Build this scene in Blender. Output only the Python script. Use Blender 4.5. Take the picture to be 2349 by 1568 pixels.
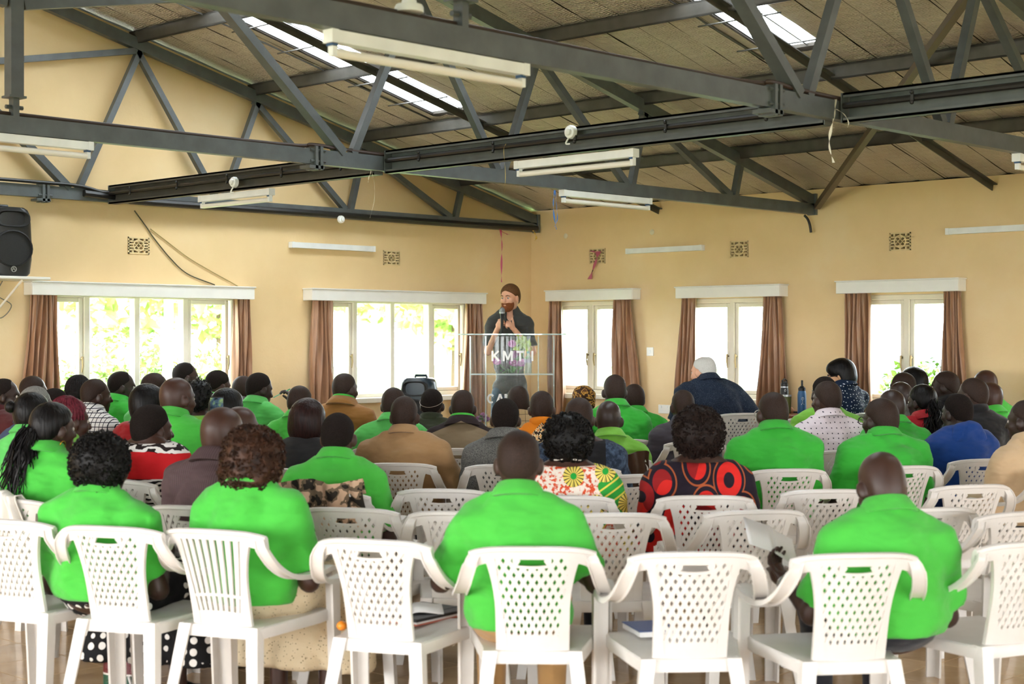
import bpy, math, random
import numpy as np
from mathutils import Vector, Matrix
random.seed(7); rng = np.random.default_rng(7)
for _o in list(bpy.data.objects): bpy.data.objects.remove(_o)
SC = bpy.context.scene; COL = SC.collection
PI = math.pi; R = math.radians
# ---------------------------------------------------------------- camera (room corner at the origin)
FPX, CXP, HYP, CAMH, DC = 3600.0, 1174.0, 775.0, 1.55, 16.5
_a = R(44.2)
FW = np.array([math.cos(_a), math.sin(_a), 0.0]); RT = np.array([math.sin(_a), -math.cos(_a), 0.0]); UP = np.array([0, 0, 1.0])
CAM = -DC*FW - .0122*DC*RT; CAM[2] = CAMH
def cs(X, Z, z=0.0): return CAM*np.array([1, 1, 0]) + X*RT + Z*FW + z*UP
def ray(px, py): return FW + RT*(px-CXP)/FPX + UP*(HYP-py)/FPX
def at(px, py, Z): return CAM + ray(px, py)*Z
def onx(px, py, x): r = ray(px, py); return CAM + r*(x-CAM[0])/r[0]
def ony(px, py, y): r = ray(px, py); return CAM + r*(y-CAM[1])/r[1]
def heading(phi): return R(44.2-phi-90)      # phi: degrees turned to the right of the view direction
cd = bpy.data.cameras.new('camera'); cam = bpy.data.objects.new('camera', cd); COL.objects.link(cam)
cam.location = CAM; cam.rotation_euler = (R(90), 0, R(44.2-90))
cd.sensor_width = 36.0; cd.lens = FPX/2349*36; cd.shift_y = -(784-HYP)/2349
cd.clip_start = .05; cd.clip_end = 300
cd.dof.use_dof = True; cd.dof.focus_distance = 11.5; cd.dof.aperture_fstop = 4.0
SC.camera = cam
# ---------------------------------------------------------------- light: overcast sky outside, daylight through windows, skylights
W = bpy.data.worlds.new('sky'); SC.world = W; W.use_nodes = True
SKY = 18.0
W.node_tree.nodes['Background'].inputs[0].default_value = (0.93, 0.97, 1.0, 1)
W.node_tree.nodes['Background'].inputs[1].default_value = SKY
SC.cycles.adaptive_threshold = .025; SC.cycles.max_bounces = 6; SC.cycles.diffuse_bounces = 3; SC.cycles.glossy_bounces = 3; SC.cycles.transmission_bounces = 4; SC.cycles.caustics_reflective = False; SC.cycles.caustics_refractive = False
SC.view_settings.view_transform = 'Standard'; SC.view_settings.look = 'None'
SC.view_settings.exposure = 0.2; SC.view_settings.gamma = 1.0; SC.view_settings.use_curve_mapping = False
def area_light(name, loc, rot, sx, sy, watts, col=(1, .98, .95), portal=False):
    l = bpy.data.lights.new(name, 'AREA'); l.shape = 'RECTANGLE'; l.size = sx; l.size_y = sy; l.energy = watts; l.color = col
    o = bpy.data.objects.new(name, l); COL.objects.link(o); o.location = loc; o.rotation_euler = rot
    if portal: l.cycles.is_portal = True
    return o
# hall: gable wall y=0, window wall x=0, back wall y=YB, far side wall x=XF
XF, YB = -15.5, -19.0
REAR_WIN = [(-13.6, 2.6), (-10.2, 2.6), (-6.8, 2.6), (-3.2, 2.6)]      # (x centre, width) in the back wall
SIDE_WIN = [(-3.2, 2.4), (-6.8, 2.4), (-10.4, 2.4), (-14.0, 2.4), (-17.3, 2.0)]    # (y centre, width) in the far side wall
for x, w in REAR_WIN: area_light('daylight_back_window', (x, YB-.25, 1.55), (R(90), 0, 0), w, 1.5, 24)
for y, w in SIDE_WIN: area_light('daylight_side_window', (XF-.25, y, 1.5), (R(90), 0, R(-90)), w, 1.4, 115 if y > -9 else 25)
_sl = math.atan(.25)
for u, v, far in ((4.2, 8.8, 0), (4.2, 12.4, 0), (11.3, 1.5, 1), (11.3, 5.2, 1), (11.3, 8.8, 1)):      # further roof skylights, out of view
    area_light('daylight_skylight', (-u, -v, 2.82+.25*(u if u < 7.75 else 15.5-u)), (0, _sl if not far else -_sl, 0), 3.4, .8, 60 if v < 4 else 24, (.97, .99, 1))
# ---------------------------------------------------------------- materials
def lin(c):
    if isinstance(c, str): c = [int(c[i:i+2], 16) for i in (0, 2, 4)]
    o = []
    for v in c[:3]:
        v = v/255.; o.append(v/12.92 if v <= .04045 else ((v+.055)/1.055)**2.4)
    return (*o, 1.0)
MATS = {}
class NT:
    def __init__(s, name):
        s.m = bpy.data.materials.new(name); s.m.use_nodes = True; s.t = s.m.node_tree; s.n = s.t.nodes
        s.b = s.n['Principled BSDF']; s.out = s.n['Material Output']
    def node(s, typ, **kw):
        n = s.n.new(typ)
        for k, v in kw.items():
            if k.startswith('i_'):
                key = k[2:]; key = int(key) if key.isdigit() else key.replace('_', ' ')
                n.inputs[key].default_value = v
            else: setattr(n, k, v)
        return n
    def link(s, a, b): s.t.links.new(a, b)
    def val(s, sock, v):
        if hasattr(v, 'is_linked') or hasattr(v, 'links'): s.link(v, sock)
        else: sock.default_value = v
    def coord(s, kind='Object', scale=(1, 1, 1), rot=(0, 0, 0), loc=(0, 0, 0)):
        tc = s.node('ShaderNodeTexCoord'); mp = s.node('ShaderNodeMapping')
        mp.inputs['Scale'].default_value = scale; mp.inputs['Rotation'].default_value = rot; mp.inputs['Location'].default_value = loc
        s.link(tc.outputs[kind], mp.inputs[0]); return mp.outputs[0]
    def noise(s, vec, scale, detail=3, rough=.5, out='Fac'):
        n = s.node('ShaderNodeTexNoise'); n.inputs['Scale'].default_value = scale; n.inputs['Detail'].default_value = detail
        n.inputs['Roughness'].default_value = rough; s.link(vec, n.inputs['Vector']); return n.outputs[out]
    def ramp(s, fac, stops, interp='LINEAR'):
        r = s.node('ShaderNodeValToRGB'); s.link(fac, r.inputs[0]); e = r.color_ramp; e.interpolation = interp
        while len(e.elements) < len(stops): e.elements.new(.5)
        for el, (p, c) in zip(e.elements, stops): el.position = p; el.color = c if len(c) == 4 else (*c, 1)
        return r.outputs[0]
    def mix(s, fac, a, b, mode='MIX'):
        m = s.node('ShaderNodeMix', data_type='RGBA', blend_type=mode)
        s.val(m.inputs[0], fac); s.val(m.inputs[6], a); s.val(m.inputs[7], b); return m.outputs[2]
    def math(s, op, a, b=0.0, c=0.0):
        m = s.node('ShaderNodeMath', operation=op); s.val(m.inputs[0], a); s.val(m.inputs[1], b); s.val(m.inputs[2], c); return m.outputs[0]
    def sep(s, vec):
        x = s.node('ShaderNodeSeparateXYZ'); s.link(vec, x.inputs[0]); return x.outputs
    def bump(s, h, strength=.3, dist=.01):
        b = s.node('ShaderNodeBump'); b.inputs['Strength'].default_value = strength; b.inputs['Distance'].default_value = dist
        s.link(h, b.inputs['Height']); s.link(b.outputs[0], s.b.inputs['Normal']); return b
    def base(s, c): s.val(s.b.inputs['Base Color'], c)
    def done(s, rough=.6, metal=0.0, spec=.5):
        s.b.inputs['Roughness'].default_value = rough; s.b.inputs['Metallic'].default_value = metal
        s.b.inputs['Specular IOR Level'].default_value = spec; return s.m
def plain(name, c, rough=.6, metal=0.0, var=.08, scale=6.0, bump=0.0, bscale=60.0, spec=.5, bdist=.005):
    if name in MATS: return MATS[name]
    t = NT(name); v = t.coord(); col = lin(c)
    n = t.noise(v, scale, 4)
    lo = tuple(x*(1-var) for x in col[:3])+(1,); hi = tuple(min(1, x*(1+var)) for x in col[:3])+(1,)
    t.base(t.ramp(n, [(.3, lo), (.7, hi)]))
    if bump: t.bump(t.noise(v, bscale, 3), bump, bdist)
    MATS[name] = t.done(rough, metal, spec); return MATS[name]
def fabric(name, c, rough=.85, var=.06, weave=220.0, fold=.5):
    if name in MATS: return MATS[name]
    t = NT(name); v = t.coord(); col = lin(c)
    n = t.noise(v, 9, 3)
    lo = tuple(x*(1-var) for x in col[:3])+(1,); hi = tuple(min(1, x*(1+var)) for x in col[:3])+(1,)
    t.base(t.ramp(n, [(.3, lo), (.7, hi)]))
    fabric_bump(t, fold); t.b.inputs['Sheen Weight'].default_value = .15
    MATS[name] = t.done(rough, 0, .25); return MATS[name]
def fabric_bump(t, fold=.5):
    v1 = t.coord(scale=(1.0, 1.0, 2.2), rot=(.2, .5, .3)); v2 = t.coord()
    f = t.noise(v1, 5.5, 2, .45); g = t.noise(v2, 380, 1)
    h = t.math('MULTIPLY_ADD', g, .03, f); t.bump(h, fold*1.5, .05)
def skin(name, c, rough=.42):
    if name in MATS: return MATS[name]
    t = NT(name); v = t.coord(); col = lin(c)
    n = t.noise(v, 14, 4)
    t.base(t.ramp(n, [(.3, tuple(x*.88 for x in col[:3])), (.7, tuple(x*1.1 for x in col[:3]))]))
    t.bump(t.noise(v, 160, 3), .12, .004); t.b.inputs['Subsurface Weight'].default_value = .0
    MATS[name] = t.done(rough, 0, .36); return MATS[name]
# mesh helpers
class MB:
    def __init__(s): s.v = []; s.f = []; s.mi = []; s.cur = 0
    def add(s, vs, fs):
        o = len(s.v); s.v.extend([tuple(map(float, p)) for p in vs])
        for f in fs: s.f.append(tuple(o+i for i in f)); s.mi.append(s.cur)
        return s
    def box(s, c, d, M=None):
        c = np.array(c, float); h = np.array(d, float)/2
        vs = [np.array([x*h[0], y*h[1], z*h[2]]) for x in (-1, 1) for y in (-1, 1) for z in (-1, 1)]
        if M is not None: vs = [np.array(M) @ v for v in vs]
        return s.add([c+v for v in vs], [(0, 1, 3, 2), (4, 6, 7, 5), (0, 4, 5, 1), (2, 3, 7, 6), (0, 2, 6, 4), (1, 5, 7, 3)])
    def boxb(s, lo, hi): lo = np.array(lo, float); hi = np.array(hi, float); return s.box((lo+hi)/2, hi-lo)
    def rbox(s, c, d, b=.01, M=None):       # box with chamfered edges
        c = np.array(c, float); h = np.array(d, float)/2; b = min(b, min(h)*.9); vs = []; ix = {}
        for ax in range(3):
            for sx in (-1, 1):
                for sy in (-1, 1):
                    for sz in (-1, 1):
                        sg = np.array([sx, sy, sz], float); p = sg*(h-b); p[ax] = sg[ax]*h[ax]
                        ix[(ax, sx, sy, sz)] = len(vs); vs.append(p)
        fs = []
        for ax in range(3):
            o1, o2 = [(1, 2), (2, 0), (0, 1)][ax]
            for sg in (-1, 1):
                q = []
                for a, bb in ((-1, -1), (1, -1), (1, 1), (-1, 1)):
                    k = [0, 0, 0]; k[ax] = sg; k[o1] = a; k[o2] = bb; q.append(ix[(ax, *k)])
                fs.append(tuple(q) if sg > 0 else tuple(q[::-1]))
        for ax in range(3):
            o1, o2 = [(1, 2), (2, 0), (0, 1)][ax]
            for a in (-1, 1):
                for bb in (-1, 1):
                    k0 = [0, 0, 0]; k0[o1] = a; k0[o2] = bb; k1 = list(k0); k0[ax] = -1; k1[ax] = 1
                    q = (ix[(o1, *k0)], ix[(o1, *k1)], ix[(o2, *k1)], ix[(o2, *k0)])
                    fs.append(q if a*bb < 0 else q[::-1])
        for sx in (-1, 1):
            for sy in (-1, 1):
                for sz in (-1, 1):
                    q = (ix[(0, sx, sy, sz)], ix[(1, sx, sy, sz)], ix[(2, sx, sy, sz)])
                    fs.append(q if sx*sy*sz > 0 else q[::-1])
        if M is not None: vs = [np.array(M) @ v for v in vs]
        return s.add([c+v for v in vs], fs)
    def bar(s, a, b, w, h, up=(0, 0, 1), b2=None):      # rectangular bar from a to b
        a = np.array(a, float); b = np.array(b, float); d = b-a; d /= np.linalg.norm(d)
        x = np.cross(d, up); x /= np.linalg.norm(x)+1e-9; y = np.cross(x, d)
        vs = []
        for p, k in ((a, 1.0), (b, b2 or 1.0)):
            for sx, sy in ((-1, -1), (1, -1), (1, 1), (-1, 1)): vs.append(p+x*sx*w/2*k+y*sy*h/2*k)
        return s.add(vs, [(3, 2, 1, 0), (4, 5, 6, 7), (0, 1, 5, 4), (1, 2, 6, 5), (2, 3, 7, 6), (3, 0, 4, 7)])
    def channel(s, a, b, w, h, side, up=(0, 0, 1), t=.012):    # C section, web on the far side of 'side'
        a = np.array(a, float); b = np.array(b, float); d = b-a; d /= np.linalg.norm(d)
        x = np.cross(d, up); x /= np.linalg.norm(x); y = np.cross(x, d); x = x*side
        for (cx, cy, ww, hh) in ((-w/2+t/2, 0, t, h), (0, h/2-t/2, w, t), (0, -h/2+t/2, w, t), (w/2-t/2, h/2-.012, t, .024), (w/2-t/2, -h/2+.012, t, .024)):
            s.bar(a+x*cx+y*cy, b+x*cx+y*cy, ww, hh, up)
        return s
    def loft(s, rings, closed=True, caps=True):
        n = len(rings[0]); o = []; fs = []
        for r in rings: o.extend(r)
        m = n if closed else n-1
        for i in range(len(rings)-1):
            for j in range(m):
                k = (j+1) % n; fs.append((i*n+j, i*n+k, (i+1)*n+k, (i+1)*n+j))
        if caps and closed:
            fs.append(tuple(range(n-1, -1, -1))); fs.append(tuple((len(rings)-1)*n+j for j in range(n)))
        return s.add(o, fs)
    def tube(s, pts, r, n=8, caps=True, ell=None):
        pts = [np.array(p, float) for p in pts]; rad = r if hasattr(r, '__len__') else [r]*len(pts); rings = []; px = None
        for i, p in enumerate(pts):
            d = pts[min(i+1, len(pts)-1)]-pts[max(i-1, 0)]; d = d/(np.linalg.norm(d)+1e-9)
            if px is None:
                up = np.array([0, 0, 1.0]) if abs(d[2]) < .9 else np.array([1.0, 0, 0])
                px = np.cross(up, d)
            px = px-d*np.dot(px, d); px /= np.linalg.norm(px)+1e-9; y = np.cross(d, px)
            e = ell or 1.0
            rings.append([p+px*rad[i]*math.cos(t)+y*rad[i]*e*math.sin(t) for t in np.linspace(0, 2*PI, n, endpoint=False)])
        return s.loft(rings, caps=caps)
    def lathe(s, prof, c=(0, 0, 0), n=20, axis=None, sx=1.0, sy=1.0, caps=False):
        c = np.array(c, float); rings = []
        for r, z in prof:
            ring = [np.array([r*sx*math.cos(t), r*sy*math.sin(t), z]) for t in np.linspace(0, 2*PI, n, endpoint=False)]
            if axis is not None: ring = [np.array(axis) @ p for p in ring]
            rings.append([c+p for p in ring])
        return s.loft(rings, caps=caps)
    def ball(s, c, r, n=10, m=7):
        r = np.array(r if hasattr(r, '__len__') else (r, r, r), float); c = np.array(c, float); rings = []
        for i in range(m+1):
            th = PI*i/m
            rr = max(math.sin(th), 1e-3)
            rings.append([c+r*np.array([rr*math.cos(t), rr*math.sin(t), -math.cos(th)]) for t in np.linspace(0, 2*PI, n, endpoint=False)])
        return s.loft(rings, caps=False)
    def prism(s, poly, o, ux, uy, thick):     # 2D polygon in plane (ux,uy) at o, extruded along ux x uy
        ux = np.array(ux, float); uy = np.array(uy, float); nrm = np.cross(ux, uy); o = np.array(o, float); n = len(poly)
        a = [o+ux*x+uy*y for x, y in poly]; b = [p+nrm*thick for p in a]
        fs = [tuple(range(n-1, -1, -1)), tuple(range(n, 2*n))]+[(i, (i+1) % n, n+(i+1) % n, n+i) for i in range(n)]
        return s.add(a+b, fs)
    def grid(s, fn, nu, nv):
        vs = [fn(i/nu, j/nv) for i in range(nu+1) for j in range(nv+1)]
        fs = [(i*(nv+1)+j, (i+1)*(nv+1)+j, (i+1)*(nv+1)+j+1, i*(nv+1)+j+1) for i in range(nu) for j in range(nv)]
        return s.add(vs, fs)
    def xform(s, M):
        M = np.array(M); s.v = [tuple(M[:3, :3] @ np.array(p)+M[:3, 3]) for p in s.v]; return s
    def mesh(s, name, smooth=40):
        me = bpy.data.meshes.new(name); me.from_pydata(s.v, [], s.f)
        if any(s.mi): me.polygons.foreach_set('material_index', s.mi)
        if smooth:
            me.polygons.foreach_set('use_smooth', [True]*len(s.f)); me.set_sharp_from_angle(angle=R(smooth))
        me.update(); return me
    def build(s, name, mat, parent=None, smooth=40):
        return link(name, s.mesh(name, smooth), mat, parent)
def link(name, me, mat=None, parent=None):
    o = bpy.data.objects.new(name, me); COL.objects.link(o)
    for m in (mat if isinstance(mat, (list, tuple)) else [mat]):
        if m is not None and m.name not in me.materials: me.materials.append(m)
    if parent is not None: o.parent = parent
    return o
def tag(o, label=None, cat=None, group=None, kind=None):
    if label: o['label'] = label
    if cat: o['category'] = cat
    if group: o['group'] = group
    if kind: o['kind'] = kind
    return o
def empty(name, loc=(0, 0, 0), rz=0.0):
    o = bpy.data.objects.new(name, None); COL.objects.link(o); o.location = loc; o.rotation_euler = (0, 0, rz); o.empty_display_size = .1; return o
def dup(o, parent=None):
    c = o.copy(); COL.objects.link(c); c.parent = parent
    for ch in list(o.children): dup(ch, c)
    return c
def rotz(a): c, s_ = math.cos(a), math.sin(a); return np.array([[c, -s_, 0], [s_, c, 0], [0, 0, 1.0]])
def rotx(a): c, s_ = math.cos(a), math.sin(a); return np.array([[1.0, 0, 0], [0, c, -s_], [0, s_, c]])
def roty(a): c, s_ = math.cos(a), math.sin(a); return np.array([[c, 0, s_], [0, 1.0, 0], [-s_, 0, c]])
def bez(pts, n=12):      # catmull-rom through points
    P = [np.array(p, float) for p in pts]; P = [2*P[0]-P[1]]+P+[2*P[-1]-P[-2]]; o = []
    for i in range(1, len(P)-2):
        for k in range(n):
            t = k/n; a, b, c, d = P[i-1:i+3]
            o.append(.5*((2*b)+(c-a)*t+(2*a-5*b+4*c-d)*t*t+(-a+3*b-3*c+d)*t**3))
    o.append(P[-2]); return o
# ================================================================ the hall
def wall_mat():
    t = NT('cream_wall_paint'); v = t.coord()
    n1 = t.noise(v, .9, 5, .6); n2 = t.noise(v, 7, 4, .6)
    c = t.ramp(n1, [(.25, lin('dfc08d')), (.55, lin('e9cc9c')), (.8, lin('eed8b0'))])
    sp = t.ramp(t.noise(v, 30, 3), [(.70, (0, 0, 0)), (.78, (1, 1, 1))])
    c = t.mix(t.math('MULTIPLY', sp, .08), c, lin('b59a6c'))
    t.base(t.mix(t.math('MULTIPLY', n2, .12), c, lin('d6b687')))
    t.bump(t.math('ADD', t.noise(v, 45, 4), t.math('MULTIPLY', n2, 2.0)), .12, .006)
    return t.done(.5, 0, .4)
M_WALL = wall_mat()
M_WHITE = plain('white_gloss_paint', 'f0eee9', .35, var=.03)
M_FRAME = plain('cream_window_paint', 'e6dfcf', .4, var=.04)
M_STEEL = plain('grey_steel_paint', '565b5e', .38, .0, var=.18, scale=9, bump=.08, bscale=80)
M_STEELD = plain('dark_steel_paint', '494744', .42, .0, var=.2, scale=9, bump=.08)
M_BLACK = plain('black_plastic', '17171a', .45, var=.1)
M_CABLE = plain('black_cable_sheath', '1d1c1c', .4)
WT = .2
def wall(name, P, length, z1, opens, extra=None):
    b = MB(); us = sorted({0, length, *[o[0] for o in opens], *[o[1] for o in opens]}); zs = sorted({0, z1, *[o[2] for o in opens], *[o[3] for o in opens]})
    for i in range(len(us)-1):
        um = (us[i]+us[i+1])/2; k = 0
        while k < len(zs)-1:
            zm = (zs[k]+zs[k+1])/2
            if any(o[0] < um < o[1] and o[2] < zm < o[3] for o in opens): k += 1; continue
            k2 = k+1
            while k2 < len(zs)-1 and not any(o[0] < um < o[1] and o[2] < (zs[k2]+zs[k2+1])/2 < o[3] for o in opens): k2 += 1
            a, c = np.array(P(us[i], 0, zs[k])), np.array(P(us[i+1], WT, zs[k2])); b.boxb(np.minimum(a, c), np.maximum(a, c)); k = k2
    if extra: extra(b)
    return tag(b.build(name, M_WALL, smooth=0), kind='structure')
PL = lambda u, d, z: (-u, d, z)          # gable wall: u runs left from the corner, d outwards
PR = lambda u, d, z: (d, -u, z)          # window wall: u runs towards the camera
ROOF_A, ROOF_S, RIDGE = 2.88, .25, 7.75
roofz = lambda u: ROOF_A+ROOF_S*(u if u <= RIDGE else 2*RIDGE-u)
ZW0, ZW1 = .98, 1.925
WINL = [(3.75, 5.62, (3.78, 4.27, 4.75, 5.22, 5.6)), (.92, 2.72, (.95, 1.41, 1.91, 2.38, 2.7))]
WINR = [(.33, 1.22, None), (2.06, 3.0, None), (3.95, 4.86, None)]
VENTL = [(4.655, 4.86), (1.85, 2.06)]; VENTR = [(.82, 1.03), (2.575, 2.78), (4.262, 4.467)]
ZV = (2.25, 2.39); ZVR = (2.30, 2.455)
def gable(b):
    poly = [(0, 2.70), (-15.5, 2.70), (-15.5, roofz(15.5)), (-RIDGE, roofz(RIDGE)), (0, roofz(0))]
    b.prism(poly, (0, 0, 0), (1, 0, 0), (0, 0, 1), -WT)
wall('wall_left', PL, 15.5, 2.70, [(a, b, ZW0, ZW1) for a, b, _ in WINL]+[(a, b, *ZV) for a, b in VENTL], gable)
wall('wall_right', PR, 19.0, roofz(0), [(a, b, ZW0, ZW1) for a, b, _ in WINR]+[(6.2, 7.1, ZW0, ZW1), (8.6, 9.5, ZW0, ZW1), (11, 11.9, ZW0, ZW1)]+[(a, b, *ZVR) for a, b in VENTR])
def gable2(b): b.prism([(0, 2.70), (-15.5, 2.70), (-15.5, roofz(15.5)), (-RIDGE, roofz(RIDGE)), (0, roofz(0))], (0, YB-WT, 0), (1, 0, 0), (0, 0, 1), -WT)
wall('wall_back', lambda u, d, z: (-u, YB-d, z), 15.5, 2.70, [(-x-w/2, -x+w/2, .8, 2.3) for x, w in REAR_WIN], gable2)
wall('wall_far', lambda u, d, z: (XF-d, -u, z), 19.0, roofz(15.5), [(-y-w/2, -y+w/2, .8, 2.2) for y, w in SIDE_WIN])
# ---- floor: glossy tiles on a grout bed
def tile_mat():
    t = NT('beige_glossy_tile'); v = t.coord('Generated'); oi = t.node('ShaderNodeObjectInfo')
    n = t.noise(t.coord(), 5, 5, .65)
    c = t.ramp(n, [(.2, lin('b99872')), (.5, lin('c9a981')), (.8, lin('d3b791'))])
    h = t.math('MULTIPLY_ADD', oi.outputs['Random'], .12, .94)
    t.base(t.mix(1.0, c, h, 'MULTIPLY')); t.bump(t.noise(t.coord(), 3, 2), .02, .004)
    return t.done(.12, 0, .5)
M_TILE = tile_mat(); M_GROUT = plain('grout', '7d6a54', .9)
fb = MB().boxb((XF-WT, YB-WT, -.12), (WT, WT, -.012)); FLOOR = tag(fb.build('floor', M_GROUT, smooth=0), kind='structure')
TS = .4; rest = MB(); tme = MB().rbox((0, 0, -.008), (TS-.004, TS-.004, .016), .0015).mesh('tile', 30)
for i in range(39):
    for j in range(48):
        c = np.array([-.2-i*TS, -.2-j*TS, 0]);
        if c[0] < XF or c[1] < YB: continue
        d = c-CAM; Z = d @ FW; X = d @ RT
        if 4.2 < Z < 10.4 and abs(X) < .335*Z+.25:
            o = link('tile', tme, M_TILE, FLOOR); o.location = c
        else: rest.boxb((c[0]-.198, c[1]-.198, -.012), (c[0]+.198, c[1]+.198, 0))
tag(rest.build('tile_field', M_TILE, FLOOR, 0), kind='stuff')
# ---- roof: metal deck, quilted foil insulation in strips, two corrugated skylights
def foil_mat():
    t = NT('foil_bubble_insulation'); v = t.coord()
    n = t.noise(v, 2.2, 4)
    t.base(t.ramp(n, [(.3, lin('bdb0a2')), (.7, lin('d1c6b8'))]))
    vo = t.node('ShaderNodeTexVoronoi', feature='F1'); vo.inputs['Scale'].default_value = 46; vo.inputs['Randomness'].default_value = .35
    t.link(v, vo.inputs['Vector'])
    w = t.noise(t.coord(scale=(.6, 3, 1)), 4, 3)
    t.bump(t.math('ADD', vo.outputs['Distance'], t.math('MULTIPLY', w, 1.2)), 1.0, .014)
    return t.done(.4, .08, .5)
M_FOIL = foil_mat(); M_DECK = plain('dark_roof_deck', '3a342d', .8)
SKYL = [(1.15, 1.70, 2.48, 6.0), (4.88, 5.36, 2.68, 6.0)]
deck = MB()
def slope_slab(b, v0, v1, u0, u1, z0, z1):
    b.loft([[(-u, -v0, roofz(u)+z0), (-u, -v1, roofz(u)+z0), (-u, -v1, roofz(u)+z1), (-u, -v0, roofz(u)+z1)] for u in (u0, u1)])
vb = [-.3, 1.15, 1.70, 4.88, 5.36, 19.2]
for a, b_ in zip(vb[:-1], vb[1:]):
    if any(abs(a-s[0]) < .01 for s in SKYL): slope_slab(deck, a, b_, -.3, 2.48 if a < 3 else 2.68, .035, .06); slope_slab(deck, a, b_, 6.0, RIDGE, .035, .06)
    else: slope_slab(deck, a, b_, -.3, RIDGE, .035, .06)
slope_slab(deck, -.3, 19.2, RIDGE, 15.8, .0, .06)
CEIL = tag(deck.build('ceiling', M_DECK, smooth=0), kind='structure')
def strip_mesh(v0, v1, u0, u1, seed):
    r = np.random.default_rng(seed); nu = max(2, int((u1-u0)*5)); nv = 4 if v1-v0 > .1 else 1; ph = r.uniform(0, 6, 4)
    def fn(i, j):
        u = u0+(u1-u0)*i; v = v0+(v1-v0)*j
        bag = .012*math.sin(PI*j)*(1+.5*math.sin(u*5+ph[0]))+.008*(math.sin(u*5.1+ph[1]*.2))**2
        return (-u, -v, roofz(u)-bag*(1 if v1-v0 > .1 else .2)+.02)
    return MB().grid(fn, nu, nv).mesh('insulation_strip', 60)
v = 0.0; k = 0; SW = .8/3
while v < 12.5:
    for q in range(3):
        a, b_ = v+q*SW+.0025, v+(q+1)*SW-.0025
        pieces = [(a, b_-.03), (b_-.024, b_)] if q == 2 else [(a, b_)]
        for pa, pb in pieces:
            cuts = [(pa, pb, -.02, RIDGE)]
            for s0, s1, t0, t1 in SKYL:
                nc_ = []
                for ca, cb, c0, c1 in cuts:
                    if cb <= s0 or ca >= s1: nc_.append((ca, cb, c0, c1)); continue
                    if ca < s0-.01: nc_.append((ca, s0, c0, c1))
                    if cb > s1+.01: nc_.append((s1, cb, c0, c1))
                    m0, m1 = max(ca, s0), min(cb, s1)
                    nc_ += [(m0, m1, c0, t0), (m0, m1, t1, c1)]
                cuts = nc_
            for ca, cb, c0, c1 in cuts: link('insulation_strip' if cb-ca > .05 else 'seam_strip', strip_mesh(ca, cb, c0, c1, k), M_FOIL, CEIL); k += 1
    v += .8
bk = MB()
for i in range(24): slope_slab(bk, 12.8+i*SW+.004, 12.8+(i+1)*SW-.004, -.02, RIDGE, .0, .02)
tag(bk.build('insulation_field', M_FOIL, CEIL, 0), kind='stuff')
def sheet_mat():
    t = NT('translucent_roof_sheet'); tr = t.node('ShaderNodeBsdfTransparent'); tl = t.node('ShaderNodeBsdfTranslucent'); mx = t.node('ShaderNodeMixShader')
    tl.inputs[0].default_value = (.9, .95, .97, 1); tr.inputs[0].default_value = (.85, .9, .92, 1); mx.inputs[0].default_value = .45
    t.link(tr.outputs[0], mx.inputs[1]); t.link(tl.outputs[0], mx.inputs[2]); t.link(mx.outputs[0], t.out.inputs[0]); return t.m
M_SHEET = sheet_mat()
for i, (v0, v1, u0, u1) in enumerate(SKYL):
    e = empty('skylight', (0, -(v0+v1)/2, roofz(u0)))
    sh = MB(); n = 36
    def prof(s): x = (s*3.0) % 1.0; return .028 if (.42 < x < .58) else (.014 if (.3 < x < .7) else 0.0)
    rows = [[(-u, -(v0-.04+(v1-v0+.08)*s/n)+(v0+v1)/2, roofz(u)+.06+prof(s/n)-roofz(u0)) for s in range(n+1)] for u in np.linspace(u0-.1, u1+.1, 6)]
    sh.loft(rows, closed=False, caps=False); sh.build('translucent_sheet', M_SHEET, e, 30)
    for s_ in (0, 1, 2, 3):
        vv = v0+(v1-v0)*s_/3*.98+.005
        MB().bar((-u0, -vv+(v0+v1)/2, .05), (-u1, -vv+(v0+v1)/2, roofz(u1)-roofz(u0)+.05), .012, .012).build('sheet_rib', M_STEELD, e)
    for uu in (2.9, 3.35, 4.1, 4.55, 5.3):
        MB().tube([(-uu, (v1-v0)/2+.12, roofz(uu)-.03-roofz(u0)), (-uu, -(v1-v0)/2-.08, roofz(uu)-.03-roofz(u0))], .006, 6).build('support_rod', M_STEELD, e)
    MB().tube([(-u0+.05, (v1-v0)/2+.08, .0), (-u1, (v1-v0)/2+.08, roofz(u1)-.03-roofz(u0))], .007, 6).build('support_rod', M_STEELD, e)
    tag(e, ['corrugated translucent skylight sheet nearer the gable wall', 'corrugated translucent skylight sheet nearer the top right of the roof'][i], 'skylight', 'roof skylights')
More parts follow.
